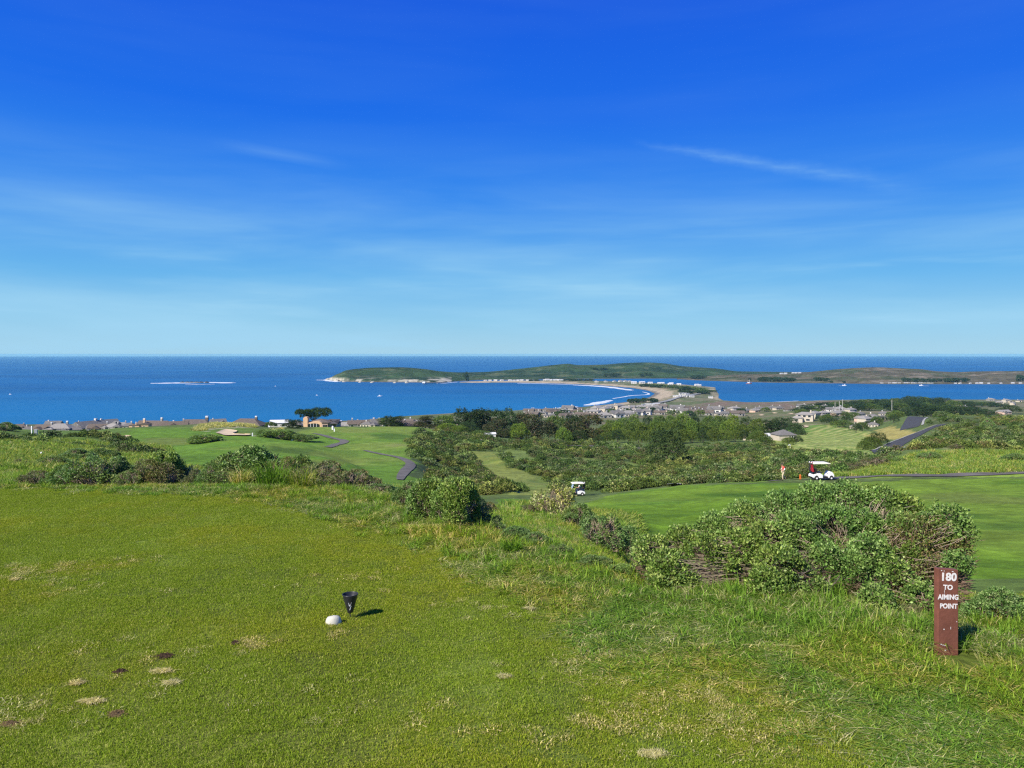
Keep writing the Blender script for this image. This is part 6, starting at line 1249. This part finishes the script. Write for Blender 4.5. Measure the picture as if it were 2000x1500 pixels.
# divots and dry scars in the turf
m_soil = mat_plain('dark_soil', (.085, .052, .030), 1, .4, 60, .6); m_dry = mat_plain('dry_turf', (.40, .33, .19), 1, .3, 80, .6); m_brn = mat_plain('brown_turf', (.20, .135, .065), 1, .35, 80, .6)
for i, (px, py, w_, h_, m_, l) in enumerate([(322, 1284, 30, 10, m_soil, 'largest dark divot in the turf, left of the white stone'), (234, 1315, 20, 7, m_soil, 'dark divot left of the largest one'), (460, 1258, 14, 6, m_soil, 'small dark divot nearest the white stone'), (318, 1315, 38, 6, m_dry, 'pale dry scar just below the largest dark divot'), (336, 1337, 28, 6, m_dry, 'pale scar below the longer pale one'),
   (150, 1338, 22, 7, m_dry, 'pale dry scar left of the divots'), (180, 1375, 40, 8, m_dry, 'long pale-brown scar above the two-tone one'), (228, 1398, 34, 13, m_brn, 'reddish-brown scar, the largest brown one on the left'), (18, 1418, 40, 10, m_brn, 'brown scar at the lower left picture edge'), (984, 1325, 18, 4, m_dry, 'thin pale stick-like scar right of centre'),
   (1275, 1478, 50, 12, m_dry, 'pale brown scar at the bottom edge, right of centre'), (1034, 1192, 14, 3, m_dry, 'short pale scar near the edge of the tee'), (30, 1134, 14, 4, m_dry, 'small pale scar far left on the tee'), (1668, 1275, 16, 12, m_brn, 'small rust-brown spot left of the sign'), (1990, 1330, 22, 22, m_brn, 'rust-brown spot right of the sign at the picture edge')]):
    x, y, z = PT(px, py); s_ = y / F; fy = 1 / max(.1, (H - z) * 0 + 1.62 / y); r_ = np.random.default_rng(i + 5); a, b_ = w_ / 2 * s_, h_ / 2 * s_ * fy
    if m_ is m_dry:                                            # flattened dead blades
        V, T, c_ = blades(int(260 + w_ * 6), 1.0, .016, .0042, 1.7, WORN[:2] + WORN[3:4] + [(.27, .24, .13)], r_); n5 = len(V) // 5; B = V.reshape(n5, 5, 3); ctr = (B[:, 0] + B[:, 1]) / 2; g_ = r_.normal(size=(n5, 2)) * .48
        B = B - ctr[:, None] + np.stack([g_[:, 0] * a, g_[:, 1] * b_, 0 * g_[:, 0] + .005], 1)[:, None]; me = mesh_np('divot', B.reshape(-1, 3), T=T, mats=(m_turf,), col=c_)
    else:                                                      # crumbs of soil round a low torn patch
        n5 = 300; c = r_.normal(size=(n5, 2)) * .40 + .22 * np.stack([np.sin(np.arange(n5) * .9 + i), np.cos(np.arange(n5) * 1.7)], 1); rr = (.0035 + .006 * r_.random(n5) ** 2); V = []; T = []
        q = np.array([(1, 0, 0), (-.5, .86, 0), (-.5, -.86, 0), (0, 0, 1.1)])
        for k in range(n5):
            b0 = len(V); V += list(q * rr[k] * r_.uniform(.6, 1.4, (4, 3)) + (c[k, 0] * a, c[k, 1] * b_, .006 + .006 * max(0, 1 - np.hypot(*c[k])))); T += [(b0, b0 + 1, b0 + 3), (b0 + 1, b0 + 2, b0 + 3), (b0 + 2, b0, b0 + 3)]
        me = mesh_np('divot', np.array(V), T=np.array(T), mats=(m_,))
    o = obj('divot', me); o.location = (x, y, z); tag(o, l, 'divot', 'divots and scars in the turf')

# ------------------------------------------------------------------ golf carts, bags, people
m_tyre = mat_plain('tyre_black', (.02, .02, .02), .8, .1, 10); m_seat = mat_plain('seat_black', (.03, .03, .03), .5, .1, 5); m_metal = mat_plain('dark_frame', (.05, .05, .055), .4, .1, 5, metal=.5); m_hub = mat_plain('hub_white', (.75, .75, .74), .4, .05, 5); m_roof = mat_plain('canopy_cream', (.80, .76, .66), .5, .04, 2); m_shield = mat_plain('windshield', (.30, .38, .46), .15, .05, 2, spec=.6)
def extrude_side(prof, y0, y1): return MB().hexa([(x, y0, z) for x, z in prof], [(x, y1, z) for x, z in prof])
def golf_cart(pt, rz, label, shield):
    o = empty('golf_cart', pt, rz, label, 'golf cart', 'golf carts on the course', (.96, .96, .90))      # front is +x
    extrude_side([(-1.12, .42), (-1.02, .62), (-.62, .78), (-.30, .80), (-.02, .62), (.0, .26), (-.44, .26), (-.52, .46), (-.68, .55), (-.84, .46), (-.92, .30), (-1.08, .30)], -.58, .58).build('rear_body', m_wh, o, bevel=.03)
    extrude_side([(.62, .26), (.60, .50), (.74, .80), (.92, .96), (1.06, .86), (1.20, .62), (1.22, .40), (1.14, .34), (1.06, .48), (.90, .54), (.76, .46), (.70, .28)], -.58, .58).build('front_cowl', m_wh, o, bevel=.03)
    MB().box(-.44, .70, -.54, .54, .20, .28).build('floor_pan', m_metal, o); MB().box(-1.1, 1.1, -.40, .40, .30, .40).build('chassis', m_metal, o)
    MB().box(-.56, -.06, -.52, .52, .80, .92).build('seat', m_seat, o, bevel=.03)
    MB().hexa([(-.62, -.52, .92), (-.52, -.52, .92), (-.52, .52, .92), (-.62, .52, .92)], [(-.72, -.52, 1.28), (-.64, -.52, 1.28), (-.64, .52, 1.28), (-.72, .52, 1.28)]).build('backrest', m_seat, o)
    MB().box(-1.06, -.66, -.50, .50, .76, .82).build('bag_tray', m_metal, o)
    for sy in (-.54, .54):
        MB().tube([(-.74, sy, .78), (-.80, sy, 1.84)], .022, 6).build('roof_post', m_metal, o); MB().tube([(.86, sy, .92), (.50, sy, 1.84)], .018, 6).build('roof_post', m_metal, o)
    cn = extrude_side([(-1.0, 1.84), (-.98, 1.93), (-.6, 1.97), (.5, 1.97), (.80, 1.92), (.82, 1.86)], -.62, .62); cn.build('canopy', m_roof, o, bevel=.02)
    MB().hexa([(.855, -.5, .95), (.875, -.5, .95), (.875, .5, .95), (.855, .5, .95)], [(.515, -.5, 1.82), (.535, -.5, 1.82), (.535, .5, 1.82), (.515, .5, 1.82)]).build('windshield', m_shield, o) if shield else None
    MB().tube([(.66, -.26, .62), (.34, -.26, 1.12)], .022, 6).build('steering_column', m_metal, o)
    c_ = Vector((.33, -.26, 1.13)); ax = Vector((-.5, 0, .84)).normalized(); u_ = Vector((0, 1, 0)); v_ = ax.cross(u_)
    MB().tube([c_ + (u_ * math.cos(a_) + v_ * math.sin(a_)) * .17 for a_ in np.linspace(0, 6.283, 14)], .016, 5, cap=False).build('steering_wheel', m_seat, o)
    for sx in (-.68, .90):
        for sy in (-.52, .52):
            wo2 = MB(); wo2.lathe([(.10, -.09), (.20, -.10), (.23, -.07), (.235, 0), (.23, .07), (.20, .10), (.10, .09)], 18); w_ = wo2.build('wheel', m_tyre, o, smooth=True); w_.rotation_euler = (R(90), 0, 0); w_.location = (sx, sy, .235)
            rm = MB(); rm.lathe([(.001, .085), (.06, .095), (.13, .08), (.135, .0), (.13, -.08), (.06, -.095), (.001, -.085)], 18); rm.build('hub', m_hub, w_, smooth=True)
    return o
def bag(parent_pt, rz, dx_, dy_, m1_, label):
    c, s = math.cos(rz), math.sin(rz); x = parent_pt[0] + dx_ * c - dy_ * s; y = parent_pt[1] + dx_ * s + dy_ * c
    o = empty('golf_bag', (x, y, parent_pt[2] + .82), rz, label, 'golf bag', 'golf bags on the carts'); o.rotation_euler = (0, R(-10), rz)
    MB().lathe([(.001, 0), (.13, 0), (.14, .05), (.12, .35), (.13, .70), (.15, .74), (.14, .76), (.10, .74)], 14).build('bag_body', m1_, o, smooth=True); MB().box(-.20, -.12, -.08, .08, .12, .45).build('pocket', m1_, o, bevel=.02)
    for k in range(5):
        a_ = k * 1.25; cx2, cy2 = .06 * math.cos(a_), .06 * math.sin(a_); cl = MB().tube([(cx2, cy2, .6), (cx2 * 1.4, cy2 * 1.4, .92)], .006, 5); cl.build('club', m_metal, o)
        MB().lathe([(.001, -.05), (.035, -.03), (.045, .02), (.02, .07), (.001, .08)], 10, (cx2 * 1.4, cy2 * 1.4, .95)).build('head_cover', m_wh if k % 2 else m1_, o, smooth=True)
m_rb = mat_plain('bag_red', (.32, .02, .03), .6, .15, 10); m_bb = mat_plain('bag_black', (.03, .03, .035), .6, .1, 10)
c1 = gpt(1603, 78.8); c1 = (c1[0], c1[1], c1[2] + .05); rz1 = .04
golf_cart(c1, rz1, 'white golf cart with cream canopy parked on the path, nobody in it', False)
bag(c1, rz1, -.88, -.22, m_rb, 'red golf bag strapped at the back of the parked cart'); bag(c1, rz1, -.88, .22, m_bb, 'dark golf bag behind the red one at the back of the parked cart')
c2 = gpt(1127, 107); c2 = (c2[0], c2[1], c2[2] + .06); rz2 = math.pi + .1
golf_cart(c2, rz2, 'golf cart facing left with a driver in white, half hidden by scrub', True); bag(c2, rz2, -.88, .1, m_bb, 'dark golf bag on the back of the cart with a driver')
m_skin = mat_plain('skin', (.50, .28, .19), .6, .05, 8); m_hair = mat_plain('dark_cap', (.02, .02, .025), .7, .1, 10); m_redc = mat_plain('red_vest', (.55, .02, .025), .8, .08, 12); m_kh = mat_plain('khaki_trousers', (.52, .44, .30), .85, .08, 12); m_ws = mat_plain('white_shirt', (.78, .74, .72), .8, .05, 12); m_navy = mat_plain('dark_trousers', (.03, .035, .06), .85, .1, 12); m_shoe = mat_plain('shoe', (.04, .035, .03), .6, .1, 10)
def skin_obj(name, pts, edges, rad, mat, parent, lv=1):
    me = bpy.data.meshes.new(name); me.from_pydata(pts, edges, []); me.materials.append(mat)
    o = bpy.data.objects.new(name, me); COL.objects.link(o); o.parent = parent
    m_ = o.modifiers.new('skin', 'SKIN'); m_.use_smooth_shade = True
    for i, r in enumerate(rad): me.skin_vertices[0].data[i].radius = (r, r) if not hasattr(r, '__len__') else r; me.skin_vertices[0].data[i].use_root = (i == 0)
    s = o.modifiers.new('sub', 'SUBSURF'); s.levels = s.render_levels = lv; return o
def person(pt, rz, label, J_, shirt, trou, cap, group='people on the course', vest=False):
    """facing +x; J_ gives every joint"""
    o = empty('person', pt, rz, label, 'person', group)
    names = ['pelvis', 'chest', 'neck', 'head', 'shL', 'elL', 'wrL', 'haL', 'shR', 'elR', 'wrR', 'haR', 'hiL', 'knL', 'anL', 'toL', 'hiR', 'knR', 'anR', 'toR']
    E = [(0, 1), (1, 2), (2, 3), (1, 4), (4, 5), (5, 6), (6, 7), (1, 8), (8, 9), (9, 10), (10, 11), (0, 12), (12, 13), (13, 14), (14, 15), (0, 16), (16, 17), (17, 18), (18, 19)]
    rad = [.13, .14, .055, .09, .06, .045, .032, .035, .06, .045, .032, .035, .085, .058, .042, .035, .085, .058, .042, .035]
    skin_obj('body', [J_[k] for k in names], E, rad, m_skin, o)
    head = Vector(J_['head']); MB().lathe([(.001, -.135), (.05, -.12), (.078, -.06), (.088, .0), (.085, .05), (.06, .10), (.001, .12)], 16, tuple(head + Vector((.01, 0, .03)))).build('face', m_skin, o, smooth=True)
    MB().lathe([(.096, .02), (.097, .06), (.075, .115), (.001, .135)], 16, tuple(head + Vector((0, 0, .03)))).build('cap', cap, o, smooth=True); MB().box(head.x + .05, head.x + .18, head.y - .06, head.y + .06, head.z + .06, head.z + .075).build('cap_brim', cap, o)
    MB().hexa([(head.x + .085, head.y - .015, head.z), (head.x + .12, head.y - .018, head.z), (head.x + .12, head.y + .018, head.z), (head.x + .085, head.y + .015, head.z)], [(head.x + .08, head.y - .006, head.z + .05), (head.x + .09, head.y - .006, head.z + .05), (head.x + .09, head.y + .006, head.z + .05), (head.x + .08, head.y + .006, head.z + .05)]).build('nose', m_skin, o)
    mid = lambda a, b_, t_: tuple(Vector(J_[a]).lerp(Vector(J_[b_]), t_))
    sp = [mid('pelvis', 'chest', .1), J_['chest'], mid('chest', 'neck', .6), J_['shL'], mid('shL', 'elL', .8), J_['shR'], mid('shR', 'elR', .8)]
    skin_obj('shirt', sp, [(0, 1), (1, 2), (1, 3), (3, 4), (1, 5), (5, 6)], [.155, .165, .075, .078, .062, .078, .062], shirt, o)
    if vest: skin_obj('sleeve', [mid('shL', 'elL', .3), mid('elL', 'wrL', .1), mid('elL', 'wrL', .8)], [(0, 1), (1, 2)], [.082, .064, .048], m_ws, o); skin_obj('sleeve', [mid('shR', 'elR', .3), mid('elR', 'wrR', .1), mid('elR', 'wrR', .8)], [(0, 1), (1, 2)], [.082, .064, .048], m_ws, o)
    tp_ = [J_['pelvis'], J_['hiL'], J_['knL'], mid('knL', 'anL', .9), J_['hiR'], J_['knR'], mid('knR', 'anR', .9)]
    skin_obj('trousers', tp_, [(0, 1), (1, 2), (2, 3), (0, 4), (4, 5), (5, 6)], [.15, .105, .078, .066, .105, .078, .066], trou, o)
    for a, b_ in (('anL', 'toL'), ('anR', 'toR')): skin_obj('shoe', [mid(a, b_, -.2), mid(a, b_, .5), J_[b_]], [(0, 1), (1, 2)], [.05, .052, .045], m_shoe, o)
    for w_, h_ in (('wrL', 'haL'), ('wrR', 'haR')):
        a, b_ = Vector(J_[w_]), Vector(J_[h_]); dd_ = (b_ - a).normalized()
        for k in range(4): q = b_ + Vector((0, (k - 1.5) * .018, 0)); skin_obj('finger', [tuple(q), tuple(q + dd_ * .04 - Vector((0, 0, .008))), tuple(q + dd_ * .065 - Vector((0, 0, .028)))], [(0, 1), (1, 2)], [.010, .009, .007], m_skin, o, 0)
    return o
JW = dict(pelvis=(0, 0, .95), chest=(.04, 0, 1.30), neck=(.08, 0, 1.50), head=(.12, 0, 1.60), shL=(.05, .20, 1.42), elL=(-.06, .25, 1.17), wrL=(.14, .18, 1.05), haL=(.24, .14, 1.06), shR=(.05, -.20, 1.42), elR=(.0, -.26, 1.16), wrR=(.22, -.20, 1.10), haR=(.32, -.16, 1.14),
          hiL=(0, .10, .90), knL=(.16, .11, .50), anL=(.10, .11, .09), toL=(.26, .12, .05), hiR=(0, -.10, .90), knR=(-.06, -.11, .48), anR=(-.34, -.11, .16), toR=(-.24, -.12, .05))
pp = gpt(1530, 79.0); person((pp[0], pp[1], pp[2] + .02), math.pi + .15, 'walking golfer in red vest, khaki trousers and dark cap, left of the parked cart', JW, m_redc, m_kh, m_hair, vest=True)
JS = dict(pelvis=(-.28, -.26, .98), chest=(-.26, -.26, 1.33), neck=(-.22, -.26, 1.52), head=(-.20, -.26, 1.62), shL=(-.26, -.06, 1.45), elL=(-.10, -.02, 1.22), wrL=(.14, -.12, 1.18), haL=(.24, -.16, 1.20), shR=(-.26, -.46, 1.45), elR=(-.12, -.50, 1.20), wrR=(.12, -.42, 1.16), haR=(.24, -.36, 1.18),
          hiL=(-.26, -.16, .95), knL=(.18, -.14, .86), anL=(.26, -.14, .40), toL=(.42, -.14, .34), hiR=(-.26, -.36, .95), knR=(.18, -.38, .86), anR=(.26, -.38, .40), toR=(.42, -.38, .34))
JS = {k: (v[0], -v[1], v[2] - .02) for k, v in JS.items()}
person(c2, rz2, 'driver in a white shirt and cap sitting in the golf cart', JS, m_ws, m_navy, m_ws)
